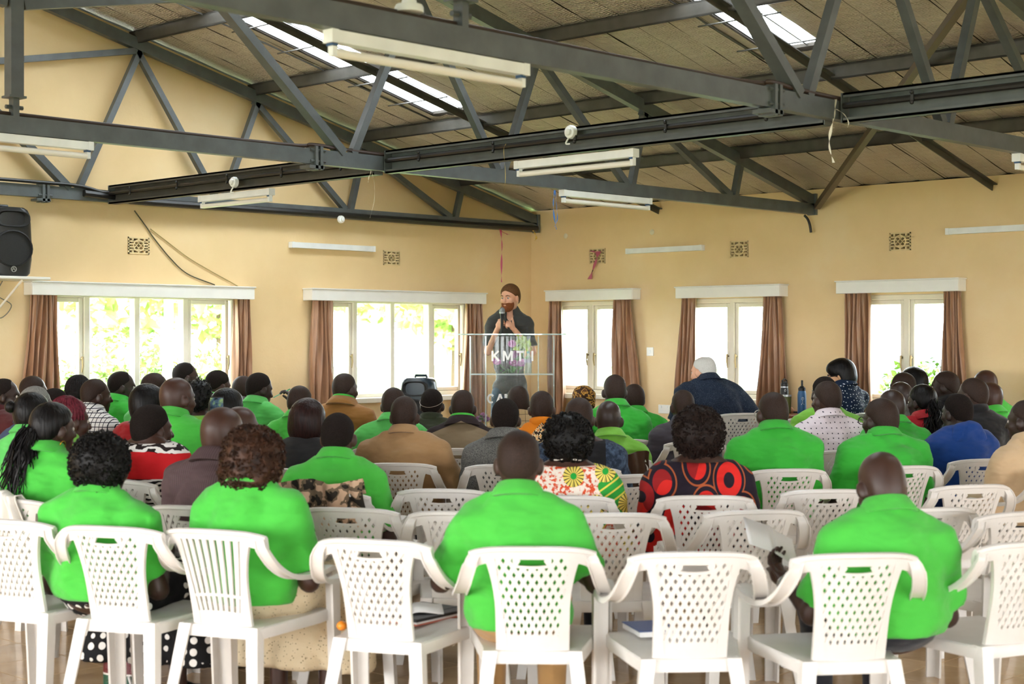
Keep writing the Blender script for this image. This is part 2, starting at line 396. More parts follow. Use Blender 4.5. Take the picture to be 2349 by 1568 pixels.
# ---- trusses
CH0, CH1 = 2.655, 2.75
PN = [1.13, 2.40, 3.62, 4.82, 6.1]; BN = [1.22, 2.57, 4.0, 5.4]
topz = lambda u: ROOF_A-.06+ROOF_S*u
def truss(y, label, wall_side=False):
    e = empty('roof_truss', (-RIDGE, y, CH0)); O = np.array([-RIDGE, y, CH0])
    def m(name, fn):
        b = MB(); fn(b); b.v = [tuple(np.array(p)-O) for p in b.v]; return b.build(name, M_STEEL, e, 0)
    mir = lambda u, sd: -u if sd == 0 else -(2*RIDGE-u)
    for sd in (0, 1):
        X = lambda u: mir(u, sd)
        m('bottom_chord', lambda b: b.bar((X(.02), y, (CH0+CH1)/2), (X(RIDGE), y, (CH0+CH1)/2), .06, CH1-CH0))
        m('top_chord', lambda b: b.bar((X(.0), y, topz(0)-.05), (X(RIDGE), y, topz(RIDGE)-.05), .06, .095))
        web = [(PN[0], BN[0]), (PN[1], BN[0]), (PN[1], BN[1]), (PN[2], BN[1]), (PN[2], BN[2]), (PN[3], BN[2]), (PN[3], BN[3])]
        for pu, bu in web:
            o = -.035 if bu < pu else .03
            m('web_member', lambda b: b.bar((X(pu-o*.6), y, topz(pu)-.09), (X(bu-o), y, CH1-.005), .05, .052, (0, 1, 0)))
        m('web_member', lambda b: b.bar((X(BN[3]+.06), y, CH1-.005), (X(6.55), y, 3.70), .055, .075, (0, 1, 0)))
        m('web_member', lambda b: b.bar((X(PN[3]), y, topz(PN[3])-.10), (X(RIDGE-.05), y, 3.36), .05, .05, (0, 1, 0)))
        m('web_member', lambda b: b.bar((X(6.55), y, 3.68), (X(6.1), y, topz(6.1)-.09), .05, .05, (0, 1, 0)))
        def plate(b):
            b.box((X(5.66), y, (CH0+CH1)/2-.01), (.022, .10, .15)); b.box((X(5.70), y, (CH0+CH1)/2-.01), (.022, .10, .15)); b.box((X(5.70), y, CH0-.02), (.12, .1, .02))
            for dz in (-.03, .04):
                for dy in (-.034, .034): b.tube([(X(5.62), y+dy, (CH0+CH1)/2+dz), (X(5.74), y+dy, (CH0+CH1)/2+dz)], .009, 6)
        m('splice_plate', plate)
        m('end_plate', lambda b: b.box((X(.02), y, 2.745), (.03, .09, .19)))
    m('king_post', lambda b: (b.bar((-RIDGE, y, CH1+.10), (-RIDGE, y, topz(RIDGE)-.06), .075, .075, (0, 1, 0)), b.box((-RIDGE, y, CH1+.05), (.035, .05, .11)), b.box((-RIDGE, y, CH1+.105), (.1, .09, .012)), b.tube([(-RIDGE+.05, y, CH1+.05), (-RIDGE-.05, y, CH1+.05)], .012, 6)))
    tag(e, label, 'roof truss', 'steel roof trusses'); return e
TY = [-.09, -3.49, -6.98]
truss(TY[0], 'grey steel roof truss fixed flat against the gable wall')
truss(TY[1], 'middle grey steel roof truss meeting the right wall in view')
truss(TY[2], 'nearest grey steel roof truss crossing the top of the picture')
# ---- purlins on the top chords, running along the hall
PLAB = ['lowest steel purlin just above the right wall', 'second steel purlin up from the right wall', 'third steel purlin up the roof, crossing the first skylight', 'fourth steel purlin, near the top left corner', 'fifth steel purlin up, close to the ridge']
for i, u in enumerate(PN):
    b = MB().channel((0, 0, 0), (0, -13.0, 0), .06, .105, -1, (-.24, 0, 1.0), .014)
    o = b.build('purlin', M_STEELD, smooth=0); o.location = (-u, -.02, roofz(u)-.045); tag(o, PLAB[i], 'purlin', 'roof purlins')
# ---- mid bay angle braces and one diagonal brace, just under the roof
for i, v_ in enumerate((1.745, 5.24)):
    b = MB().bar((-.0, 0, 0), (-7.5, 0, 7.5*ROOF_S), .045, .008).bar((0, .02, -.025), (-7.5, .02, -.025+7.5*ROOF_S), .008, .05)
    o = b.build('roof_brace', M_STEELD, smooth=0); o.location = (-.01, -v_, roofz(0)-.075)
    tag(o, ['black angle brace running down the roof under the first skylight', 'black angle brace running down the roof at the upper right'][i], 'brace', 'roof angle braces')
b = MB().bar((0, 0, 0), (-6.0, -5.77, 6.0*ROOF_S), .05, .05); o = b.build('diagonal_brace', plain('brown_steel', '5f5140', .5), smooth=0); o.location = (-.05, -3.56, 2.72)
tag(o, 'brown diagonal brace rising from the right end of the middle truss', 'brace')
# ---- longitudinal tie beams through the truss bottom chords, conduit clipped on
for i, (y0, y1) in enumerate(((-.16, -3.43), (-3.55, -6.92), (-7.04, -11.0))):
    e = empty('tie_beam', (-5.1, y0, 2.66)); L = y1-y0
    MB().channel((0, 0, .05), (0, L, .05), .07, .15, -1 if L > 0 else 1, t=.012).build('channel', M_STEELD if i == 0 else M_STEEL, e, 0)
    MB().tube([(-.03, .05, .065), (-.03, L-.05, .065)] if False else [(-.028, 0, .06), (-.028, L, .06)], .016, 8).build('conduit', M_CABLE, e)
    n = 5
    for k in range(n):
        yy = L*(k+.5)/n
        MB().ball((-.05, yy, .085), .011, 8, 5).ball((-.05, yy, .035), .011, 8, 5).box((-.046, yy, .06), (.006, .016, .05)).build('conduit_clip', M_CABLE, e)
    MB().box((-.0, .01, .05), (.07, .006, .15)).box((0, L-.01, .05), (.07, .006, .15)).build('end_cap', M_STEEL, e, 0)
    tag(e, ['steel tie beam between gable wall truss and middle truss', 'long steel tie beam between the middle and nearest trusses', 'steel tie beam running off the right edge of the picture'][i], 'tie beam', 'tie beams between trusses')
# conduits on the truss chords
def cable(name, pts, r, mat, label, cat='cable', n=8, seg=8, group=None):
    P = bez(pts, seg); o0 = np.array(P[0]); o = MB().tube([p-o0 for p in P], r, n).build(name, mat); o.location = o0; return tag(o, label, cat, group)
cable('conduit', [(-5.35, -.14, 2.71), (-4.95, -.14, 2.69), (-4.75, -.14, 2.675), (-3, -.14, 2.68), (-1.2, -.14, 2.68), (-.06, -.14, 2.69)], .03, M_CABLE, 'black conduit along the bottom chord of the gable truss', 'conduit')
cable('conduit', [(-9.0, -.14, 2.765), (-6.5, -.14, 2.77), (-5.75, -.14, 2.77), (-5.4, -.14, 2.765), (-5.2, -.15, 2.73), (-5.12, -.16, 2.73)], .014, M_CABLE, 'thin black cable looping along the gable truss at upper left', 'cable')
for y, l in ((-3.49, 'brown cable lying on top of the middle truss chord'), (-6.98, 'brown cable lying on top of the nearest truss chord')):
    cable('cable', [(-10, y+.015, 2.762), (-8, y+.015, 2.765), (-6, y+.015, 2.762), (-5.72, y-.03, 2.775), (-5.5, y-.015, 2.77), (-5.1, y-.02, 2.762)], .012, plain('brown_cable', '3c2c26', .5), l)
# ---- windows
def glass_mat():
    t = NT('window_glass'); tr = t.node('ShaderNodeBsdfTransparent'); gl = t.node('ShaderNodeBsdfGlossy'); mx = t.node('ShaderNodeMixShader')
    tr.inputs[0].default_value = (.96, .985, .98, 1); gl.inputs['Roughness'].default_value = .03; mx.inputs[0].default_value = .05
    t.link(tr.outputs[0], mx.inputs[1]); t.link(gl.outputs[0], mx.inputs[2]); t.link(mx.outputs[0], t.out.inputs[0]); return t.m
M_GLASS = glass_mat(); M_BRASS = plain('dull_brass', '8d7d5c', .35, .8)
def window(n, P, u0, u1, mull, casements, vis=True):
    c = np.array(P((u0+u1)/2, .07, ZW0)); e = empty('window_%d' % n, c)
    def pb(name, boxes, mat, parent=e, sm=0):
        b = MB()
        for a, d, z, a2, d2, z2 in boxes:
            p, q = np.array(P(a, d, z))-c, np.array(P(a2, d2, z2))-c; lo, hi = np.minimum(p, q), np.maximum(p, q); b.rbox((lo+hi)/2, hi-lo, .006)
        o = b.build(name, mat, parent, 30); return o
    fw = .045
    pb('frame', [(u0, .03, ZW0, u0+fw, .11, ZW1), (u1-fw, .03, ZW0, u1, .11, ZW1), (u0, .03, ZW0, u1, .11, ZW0+fw), (u0, .03, ZW1-fw, u1, .11, ZW1)], M_FRAME)
    for m in mull[1:-1]: pb('mullion', [(m-.028, .03, ZW0+.03, m+.028, .11, ZW1-.03)], M_FRAME)
    pb('sill', [(u0-.06, -.06, ZW0-.045, u1+.06, .09, ZW0+.005)], M_FRAME)
    for k in range(len(mull)-1):
        a, b_ = mull[k]+(.028 if k else .035), mull[k+1]-(.028 if k < len(mull)-2 else .035); z0, z1 = ZW0+.045, ZW1-.045
        g = MB(); p, q = np.array(P(a, .068, z0))-c, np.array(P(b_, .074, z1))-c; g.boxb(np.minimum(p, q), np.maximum(p, q)); g.build('pane', M_GLASS, e, 0)
        if k in casements:
            w = .04
            s = pb('sash', [(a, .045, z0, a+w, .095, z1), (b_-w, .045, z0, b_, .095, z1), (a+w, .045, z0, b_-w, .095, z0+w), (a+w, .045, z1-w, b_-w, .095, z1)], M_FRAME)
            ha = b_-w/2 if casements[k] else a+w/2
            h = MB(); pt = lambda u, d, z: np.array(P(u, d, z))-c
            h.tube([pt(ha, .045, 1.38), pt(ha, .02, 1.38)], .008, 8).tube([pt(ha, .02, 1.40), pt(ha, .015, 1.33), pt(ha+.006, .02, 1.27)], [.009, .008, .006], 8); h.build('handle', M_BRASS, s)
    tag(e, kind='structure'); return e
window(1, PL, *WINL[0], {0: False, 3: False}); window(2, PL, *WINL[1], {0: False, 3: False})
for i, (a, b_, _) in enumerate(WINR): window(3+i, PR, a, b_, (a, (a*.46+b_*.54) if i < 2 else (a*.5+b_*.5), b_), {0: True, 1: False})
for i, a in enumerate((6.2, 8.6, 11.0)): window(6+i, PR, a, a+.9, (a, a+.45, a+.9), {0: True, 1: False})
# ---- pelmets
def pelmet(P, u0, u1, zt, label):
    c = np.array(P((u0+u1)/2, 0, zt)); e = empty('pelmet', c)
    def bx(b, a, d, z, a2, d2, z2):
        p, q = np.array(P(a, d, z))-c, np.array(P(a2, d2, z2))-c; lo, hi = np.minimum(p, q), np.maximum(p, q); b.rbox((lo+hi)/2, hi-lo, .003)
    dp = -.14; h = .112
    b = MB(); bx(b, u0, dp, zt-h, u1, dp+.015, zt-.012); b.build('front_board', M_WHITE, e, 30)
    b = MB(); bx(b, u0, dp+.015, zt-h, u0+.015, -.002, zt-.012); b.build('end_board', M_WHITE, e, 30)
    b = MB(); bx(b, u1-.015, dp+.015, zt-h, u1, -.002, zt-.012); b.build('end_board', M_WHITE, e, 30)
    b = MB(); bx(b, u0-.01, dp-.012, zt-.012, u1+.01, -.002, zt); b.build('top_board', M_WHITE, e, 30)
    return tag(e, label, 'pelmet', 'white curtain pelmets')
pelmet(PL, 3.67, 5.80, 2.0, 'long white pelmet box below the wall loudspeaker'); pelmet(PL, .80, 3.03, 2.005, 'white pelmet box behind the speaker with microphone')
pelmet(PR, .33, 1.49, 2.04, 'white pelmet box just right of the room corner'); pelmet(PR, 2.03, 3.22, 2.04, 'white pelmet box above the person in navy shirt'); pelmet(PR, 3.81, 4.98, 2.05, 'white pelmet box nearest the right edge')
# ---- curtains
def curtain_mat():
    t = NT('brown_satin_curtain'); v = t.coord(); n = t.noise(t.coord(scale=(1, 1, .15)), 30, 3)
    t.base(t.ramp(n, [(.3, lin('8f684c')), (.6, lin('aa7d5b')), (.8, lin('b98d6b'))])); t.bump(t.noise(t.coord(scale=(1, 1, .1)), 60, 3), .15, .006)
    t.b.inputs['Sheen Weight'].default_value = .3; return t.done(.38, 0, .5)
M_CURT = curtain_mat()
def curtain(P, t0, t1, b0, b1, label, folds=5, seed=0):
    r = np.random.default_rng(seed); c = np.array(P((t0+t1)/2, -.075, 1.94)); ph = r.uniform(0, 6, 6)
    def fn(i, j):
        z = 1.94-1.45*j; w = min(1, j*1.6)**1.3; mid = math.sin(min(1, j*1.15)*PI*.5)
        u = (t0*(1-w)+b0*w)+((t1*(1-w)+b1*w)-(t0*(1-w)+b0*w))*i
        a = (.018+.022*mid)*math.sin(i*folds*2*PI+ph[0]+.8*math.sin(3*j+ph[1]))+.010*math.sin(i*folds*4.6*PI+ph[2]+2*j)
        u += .008*math.sin(j*7+i*9+ph[3])
        return np.array(P(u, -.075+a, z))-c
    me = MB().grid(fn, folds*14, 22).mesh('curtain', 80); o = link('curtain', me, M_CURT); o.location = c
    s = o.modifiers.new('thickness', 'SOLIDIFY'); s.thickness = .004
    return tag(o, label, 'curtain', 'brown satin curtains')
ux = lambda px, d=-.075: -ony(px, 690, d)[0]; uy_ = lambda px, d=-.075: -onx(px, 690, d)[1]
ub = lambda px, d=-.075: -ony(px, 880, d)[0]; ubr = lambda px, d=-.075: -onx(px, 880, d)[1]
curtain(PL, ux(130), ux(75), ub(134), ub(42), 'brown satin curtain at the far left, below the loudspeaker shelf', 5, 1)
curtain(PL, ux(574), ux(536), ub(576), ub(532), 'brown curtain at the right side of the left window', 4, 2)
curtain(PL, ux(762), ux(719), ub(768), ub(710), 'brown curtain behind the person in tan jacket', 4, 3)
curtain(PL, ux(1104), ux(1066), ub(1112), ub(1060), 'brown curtain just left of the clear lectern', 4, 4)
curtain(PR, uy_(1262), uy_(1289), ubr(1262), ubr(1296), 'brown curtain just right of the clear lectern', 3, 5)
curtain(PR, uy_(1409), uy_(1448), ubr(1406), ubr(1464), 'brown curtain left of the wall light switch', 4, 6)
curtain(PR, uy_(1564), uy_(1597), ubr(1552), ubr(1596), 'brown curtain behind the grey-haired person in navy', 4, 7)
curtain(PR, uy_(1752), uy_(1790), ubr(1737), ubr(1806), 'brown curtain behind the three bottles', 5, 8)
curtain(PR, uy_(1940), uy_(1996), ubr(1940), ubr(2002), 'brown curtain behind the person in dotted navy shirt', 5, 9)
curtain(PR, uy_(2163), uy_(2203), ubr(2158), ubr(2219), 'brown curtain nearest the right edge', 5, 10)
# ---- breeze block vents
M_VENT = plain('cream_vent_block', 'dcc394', .7, var=.06, bump=.2)
M_DARK = plain('dark_cavity', '0c0a08', .95)  # near-black colour standing in for the darkness inside the vents
def vent(P, u0, u1, z0, z1, label):
    c = np.array(P((u0+u1)/2, 0, (z0+z1)/2)); e = empty('vent_block', c); W2, H2 = (u1-u0)/2, (z1-z0)/2
    bx = lambda b, a, z, a2, z2: (lambda p, q: b.boxb(np.minimum(p, q), np.maximum(p, q)))(np.array(P(a+(u0+u1)/2, -.006, z+(z0+z1)/2))-c, np.array(P(a2+(u0+u1)/2, .07, z2+(z0+z1)/2))-c)
    b = MB(); t = .012
    bx(b, -W2, -H2, W2, -H2+t); bx(b, -W2, H2-t, W2, H2); bx(b, -W2, -H2, -W2+t, H2); bx(b, W2-t, -H2, W2, H2); b.build('border', M_VENT, e, 0)
    b = MB(); rows = np.linspace(-H2+t, H2-t, 6)
    for k in range(1, 5):
        if k in (1, 4): bx(b, -W2, rows[k]-.006, W2, rows[k]+.006)
        else: bx(b, -W2, rows[k]-.006, -W2*.40, rows[k]+.006); bx(b, W2*.40, rows[k]-.006, W2, rows[k]+.006)
    for k in (0, 4):
        for x in (-.5, 0, .5): bx(b, x*W2*1.1-.008, rows[k], x*W2*1.1+.008, rows[k+1])
    b.build('bars', M_VENT, e, 0)
    b = MB(); ro, ri = H2*.72, H2*.58; N = 24; P3 = lambda a, d, z: np.array(P(a+(u0+u1)/2, d, z+(z0+z1)/2))-c
    b.loft([[P3(r_*math.cos(a)*1.1, d, r_*math.sin(a)) for (r_, d) in ((ro, -.008), (ri, -.008), (ri, .07), (ro, .07))] for a in np.linspace(0, 2*PI, N+1)], caps=False); b.build('ring', M_VENT, e, 30)
    b = MB()
    for sg in (1, -1):
        for off in (-.011, .011):
            dx, dz = .7, .7*sg; nx, nz = -dz*off/.7, dx*off/.7
            a, q = (nx-dx*ri, nz-dz*ri), (nx+dx*ri, nz+dz*ri); b.bar(P3(a[0], .03, a[1]), P3(q[0], .03, q[1]), .006, .07, np.array(P(0, 1, 0))-np.array(P(0, 0, 0)))
    b.build('cross', M_VENT, e, 0)
    b = MB(); p, q = np.array(P(u0, .13, z0))-c, np.array(P(u1, .15, z1))-c; b.boxb(np.minimum(p, q), np.maximum(p, q)); b.build('shade_plate', M_DARK, e, 0)  # dark plate added behind the holes so the vent reads as shaded inside
    return tag(e, label, 'vent', 'breeze block vents')
vent(PL, *VENTL[0], *ZV, 'cream breeze block vent above the long left pelmet'); vent(PL, *VENTL[1], *ZV, 'cream breeze block vent right of the wall batten, behind lectern side')
vent(PR, *VENTR[0], *ZVR, 'cream breeze block vent with a red ribbon tied to it'); vent(PR, *VENTR[1], *ZVR, 'cream breeze block vent between the two right wall battens'); vent(PR, *VENTR[2], *ZVR, 'cream breeze block vent closest to the right edge')
# ---- fluorescent fittings
M_TUBE = plain('fluorescent_tube_glass', 'f4f0ea', .2, var=.02); M_LAMPH = plain('lampholder', 'eef0f2', .4); M_BLUE = plain('blue_holder', '2c4f78', .4)
def fitting(a, b, label, group, tube=True, nrm=(0, 0, -1), w=.05, h=.045):
    a = np.array(a, float); b = np.array(b, float); c = (a+b)/2; d = (b-a)/np.linalg.norm(b-a); L = np.linalg.norm(b-a)/2; nrm = np.array(nrm, float)
    e = empty('fluorescent_fitting' if tube else 'wall_batten', c)
    MB().bar(-d*L, d*L, w, h, nrm if abs(np.dot(nrm, d)) < .9 else (0, 0, 1)).build('batten', M_LAMPH, e, 0)
    for sg in (-1, 1):
        b_ = MB().bar(d*sg*(L-.02), d*sg*(L+.012), w*1.08, h*1.08, nrm); b_.build('end_cap', M_LAMPH, e, 0)
        if tube:
            hb = MB(); p = d*sg*(L-.012); hb.bar(p+nrm*h*.3, p+nrm*(h*.5+.048), .028, .022, d); h_ = hb.build('lampholder', M_LAMPH, e, 0)
            MB().bar(p+nrm*h*.5-d*.003, p+nrm*(h*.5+.012)-d*.003, .034, .026, d).build('blue_clip', M_BLUE, h_, 0)
    if tube: MB().tube([-d*(L-.02)+nrm*(h*.5+.034), d*(L-.02)+nrm*(h*.5+.034)], .017, 10).build('tube', M_TUBE, e)
    return tag(e, label, 'light fitting', group)
G1 = 'fluorescent fittings under the steelwork'; G2 = 'bare battens on the walls'
def chord_fit(px0, px1, y, label): a, b = ony(px0, 400, y), ony(px1, 400, y); fitting((a[0], y, CH0-.026), (b[0], y, CH0-.026), label, G1)
def tie_fit(px0, px1, label): a, b = onx(px0, 400, -5.1), onx(px1, 400, -5.1); fitting((-5.1, a[1], 2.60), (-5.1, b[1], 2.60), label, G1)
chord_fit(757, 1200, -6.98, 'large fluorescent fitting under the nearest truss, top centre'); chord_fit(1290, 1488, -3.49, 'fluorescent fitting under the middle truss, right of the blue ribbon')
chord_fit(-70, 205, -3.49, 'fluorescent fitting cut by the left edge'); chord_fit(2332, 2600, -6.98, 'fluorescent fitting cut by the right edge')
tie_fit(1188, 1455, 'fluorescent fitting slung under the long tie beam'); tie_fit(462, 621, 'fluorescent fitting under the tie beam near the gable wall')
def wall_fit(p0, p1, P, ax, label):
    a, b = (ony(*p0, -.03), ony(*p1, -.03)) if ax == 'L' else (onx(*p0, -.03), onx(*p1, -.03)); z = (a[2]+b[2])/2; a[2] = b[2] = z
    fitting(a, b, label, G2, False, (0, 0, 1), .05, .05)
wall_fit((668, 563), (855, 569), PL, 'L', 'bare white batten on the gable wall'); wall_fit((1440, 577), (1610, 567), PR, 'R', 'bare white batten on right wall, near the corner'); wall_fit((2174, 531), (2420, 518), PR, 'R', 'bare white batten cut by the right edge of the picture')
# ---- junction boxes, speaker, switch, socket, ribbons, cables
def rose(loc, nrm, label, r=.045, peak=False):
    nrm = np.array(nrm, float); t = np.array([0, 0, 1.0]) if abs(nrm[2]) < .9 else np.array([1.0, 0, 0]); x = np.cross(t, nrm); x /= np.linalg.norm(x); y = np.cross(nrm, x)
    e = empty('ceiling_rose', loc); Mx = np.stack([x, y, nrm], 1)
    MB().lathe([(.001, 0), (r, 0), (r, .018), (r*.9, .028), (r*.4, .03), (.001, .03)], axis=Mx, n=20).build('base', M_LAMPH, e)
    MB().lathe([(r*.55, .028), (r*.5, .045), (r*.15, .05), (.001, .05)], axis=Mx, n=16).build('cap', M_LAMPH, e)
    return tag(e, label, 'ceiling rose', 'white round ceiling roses')
p = onx(1312, 303, -5.14); rose(p, (-1, 0, 0), 'white round ceiling rose on the long tie beam', .04); p = onx(540, 418, -5.14); rose(p, (-1, 0, 0), 'white round ceiling rose on the tie beam near the gable', .04)
p = ony(780, 503, -.18); rose(p, (0, -1, 0), 'white round ceiling rose on the gable truss conduit', .035)
p = ony(938, 48, -6.98); rose((p[0], -6.98, CH1+.02), (0, 0, 1), 'white round junction box standing on the nearest truss', .055)
for i, (px, x) in enumerate(((1313, -5.15), (541, -5.15))):
    a = onx(px-4, [308, 424][i], x); b = onx(px-6, [330, 441][i], x); cable('flex', [a, a+np.array([-.01, .03, -.05]), b], .005, M_LAMPH, ['white flex from the rose to the long tie beam fitting', 'white flex from the rose near the gable'][i], 'cable')
# ---- loudspeakers
M_SPK = plain('black_speaker_cabinet', '1a1b1d', .38, var=.1, bump=.1, bscale=150)
M_GRILL = plain('speaker_grille', '0e0e0f', .6, bump=.5, bscale=300)
M_SILV = plain('silver_emblem', 'b9bcc0', .3, .8)
def loudspeaker(loc, rz, w, h, d, label, mat, group):
    e = empty('loudspeaker', loc, rz)
    # plan outline: rounded front (front faces -Y), tapered back; rings over height
    def ring(z, k): 
        o = []
        for t in np.linspace(0, 2*PI, 28, endpoint=False):
            c, s_ = math.cos(t), math.sin(t); sx = math.copysign(abs(c)**.55, c); sy = math.copysign(abs(s_)**.6, s_)
            tap = 1-.28*max(0, sy); o.append((sx*w/2*k*tap, sy*d/2*(.97 if k < 1 else 1), z))
        return o
    zs = [(0, .72), (.012, .82), (.05, .93), (.25, 1.0), (.5, 1.0), (.78, .97), (.92, .9), (.97, .82), (1.0, .66)]
    MB().loft([ring(z*h, k) for z, k in zs]).build('cabinet', mat, e, 60)
    fr = -d/2-.002
    gx = [(math.cos(a)*w*.40, math.sin(a)*h*.27) for a in np.linspace(0, 2*PI, 28, endpoint=False)]
    MB().loft([[(x*k, fr+yy, h*.40+z*k) for x, z in gx] for k, yy in ((1.0, .02), (1.0, -.006), (.93, -.012), (.9, .0))]).build('woofer_grille', M_GRILL, e, 40)
    hx = [(math.copysign(abs(math.cos(a))**.6, math.cos(a))*w*.33, math.copysign(abs(math.sin(a))**.7, math.sin(a))*h*.115) for a in np.linspace(0, 2*PI, 28, endpoint=False)]
    MB().loft([[(x*k, fr+yy, h*.83+z*k) for x, z in hx] for k, yy in ((1.08, .015), (1.06, -.004), (.98, -.006), (.6, .03), (.25, .05))]).build('horn', M_GRILL, e, 40)
    N = 24; em = MB(); ex, ez, er = w*.0, h*.10, w*.055
    em.loft([[(ex+math.cos(a)*r, fr-yy, ez+math.sin(a)*r) for r, yy in ((er, .0), (er, .012), (er*.8, .012), (er*.8, .0))] for a in np.linspace(0, 2*PI, N+1)], caps=False)
    for x0, z0, x1, z1 in ((-.55, -.55, 0, .65), (.55, -.55, 0, .65), (-.3, -.1, .3, -.1)): em.bar((ex+x0*er, fr-.006, ez+z0*er), (ex+x1*er, fr-.006, ez+z1*er), .004, .004, (0, 1, 0))
    em.build('emblem', M_SILV, e)
    MB().tube([(-w*.16, d*.1, h), (-w*.15, d*.1, h+.02), (w*.15, d*.1, h+.02), (w*.16, d*.1, h)], .012, 8).build('top_handle', mat, e)
    return tag(e, label, 'loudspeaker', group)
sh = at(-8, 638, 11.95); SHZ = sh[2]
loudspeaker((sh[0]+.02, -.26, SHZ+.012), R(180-180), .40, .52, .34, 'black loudspeaker on a wall shelf at the left edge', M_SPK, 'loudspeakers')
e = empty('speaker_shelf', (sh[0], 0, SHZ)); MB().rbox((.0, -.24, 0), (.62, .46, .022), .004).build('board', M_WHITE, e, 30)
for dx in (-.18, .12): MB().bar((dx, -.004, -.012), (dx, -.004, -.24), .02, .006, (0, 1, 0)).bar((dx, -.01, -.23), (dx, -.38, -.015), .018, .006, (1, 0, 0)).build('bracket', M_WHITE, e, 0)
tag(e, 'small cream shelf carrying the wall loudspeaker', 'shelf')
cable('speaker_cable', [(sh[0]+.15, -.02, SHZ-.01), (sh[0]+.10, -.03, SHZ-.12), (sh[0]+.22, -.03, SHZ-.2), (sh[0]+.12, -.03, SHZ-.3), (sh[0]+.03, -.03, SHZ-.16), (sh[0]+.05, -.02, SHZ-.01)], .004, plain('grey_flex', '7c776c', .5), 'thin grey cable hanging below the speaker shelf')
P_ = lambda px, py, d=-.01: ony(px, py, d)
cable('wall_cable', [P_(308, 483), P_(335, 520), P_(352, 545), P_(390, 592), P_(430, 628), P_(492, 653)], .005, plain('olive_cable', '4a4630', .6), 'dark cable sagging down the gable wall to the left pelmet')
cable('wall_cable', [P_(345, 525), P_(380, 552), P_(430, 590), P_(480, 620), P_(545, 656)], .0045, plain('tan_cable', 'a08a55', .6), 'tan cable sagging down the gable wall beside the dark one')
cable('cable_tail', [onx(1845, 494, -.06), onx(1852, 502, -.06), onx(1857, 515, -.06), onx(1860, 533, -.06)], .012, M_CABLE, 'short black cable end hanging below the middle truss end')
def ribbon(name, pts, w, mat, label, wdir=None, cat='ribbon'):
    P = bez(pts, 6); o0 = np.array(P[0]); wd = np.array(wdir if wdir is not None else RT, float); b = MB()
    b.loft([[p-o0+wd*w/2*math.cos(.5*i)*.8+wd*w*.1, p-o0-wd*w/2*math.cos(.5*i)*.8-wd*w*.1, p-o0-wd*w*.5*math.cos(.5*i)*.8-wd*w*.1+FW*.002, p-o0+wd*w*.5*math.cos(.5*i)*.8+wd*w*.1+FW*.002] for i, p in enumerate(P)])
    o = b.build(name, mat); o.location = o0; return tag(o, label, cat)
M_PINK = plain('pink_ribbon', 'c04a6c', .4); M_REDR = plain('red_ribbon', 'b4586e', .4); M_BLUR = plain('blue_ribbon', '2c66ad', .4); M_WSTR = plain('white_raffia', 'e6dfd2', .5); M_YELR = plain('yellow_ribbon', 'c9a032', .4)
Z_ = lambda px, py, Z: at(px, py, Z)
ribbon('pink_ribbon', [P_(1148, 528, -.18), P_(1151, 560, -.16), P_(1150, 600, -.15), P_(1150, 647, -.15)], .022, M_PINK, 'pink ribbon hanging from the gable truss above the speaker')
ribbon('pink_bow', [P_(1165, 538, -.19), P_(1150, 530, -.2), P_(1146, 526, -.19), P_(1156, 534, -.2), P_(1170, 537, -.19)], .02, M_PINK, 'pink ribbon bow knotted on the gable truss')
ribbon('red_ribbon', [onx(1356, 575, -.02), onx(1368, 580, -.03), onx(1372, 577, -.03), onx(1366, 600, -.04), onx(1352, 640, -.03)], .07, M_REDR, 'dusty red ribbon tied on the vent beside the corner', (0, 1, 0))
ribbon('blue_ribbon', [ony(1272, 436, -3.53), ony(1269, 462, -3.54), ony(1270, 492, -3.54), ony(1276, 526, -3.54)], .012, M_BLUR, 'blue ribbon hanging from the middle truss')
ribbon('blue_ribbon', [ony(1273, 436, -3.53), ony(1276, 470, -3.53), ony(1278, 500, -3.53), ony(1272, 520, -3.53)], .008, M_BLUR, 'second strand of blue ribbon on the middle truss')
ribbon('yellow_ribbon', [P_(1222, 528, -.16), P_(1226, 534, -.17), P_(1230, 545, -.17), P_(1226, 552, -.17)], .02, M_YELR, 'scrap of yellow ribbon at the corner end of the gable truss')
ribbon('white_raffia', [onx(1916, 228, -5.16), onx(1914, 262, -5.17), onx(1905, 300, -5.17), onx(1902, 335, -5.17), onx(1912, 373, -5.17)], .018, M_WSTR, 'white raffia strip hanging from the nearest truss joint', (0, 1, 0))
ribbon('white_raffia', [onx(1918, 250, -5.16), onx(1936, 262, -5.17), onx(1946, 280, -5.17), onx(1944, 292, -5.17)], .006, M_WSTR, 'short white raffia curl beside the long strip', (0, 1, 0))
ribbon('white_raffia', [onx(852, 368, -5.16), onx(850, 395, -5.17), onx(846, 405, -5.17), onx(844, 418, -5.17)], .01, M_WSTR, 'white raffia knot on the middle truss joint', (0, 1, 0))
ribbon('white_raffia', [onx(853, 398, -5.16), onx(858, 420, -5.17), onx(858, 460, -5.17), onx(848, 500, -5.17)], .004, M_WSTR, 'long white raffia thread below the middle truss joint', (0, 1, 0))
ribbon('yellow_string', [onx(1160, 330, -5.14), onx(1155, 345, -5.15), onx(1159, 400, -5.15), onx(1156, 440, -5.15)], .005, plain('straw_string', 'c5b06a', .5), 'thin straw coloured string on the long tie beam', (0, 1, 0))
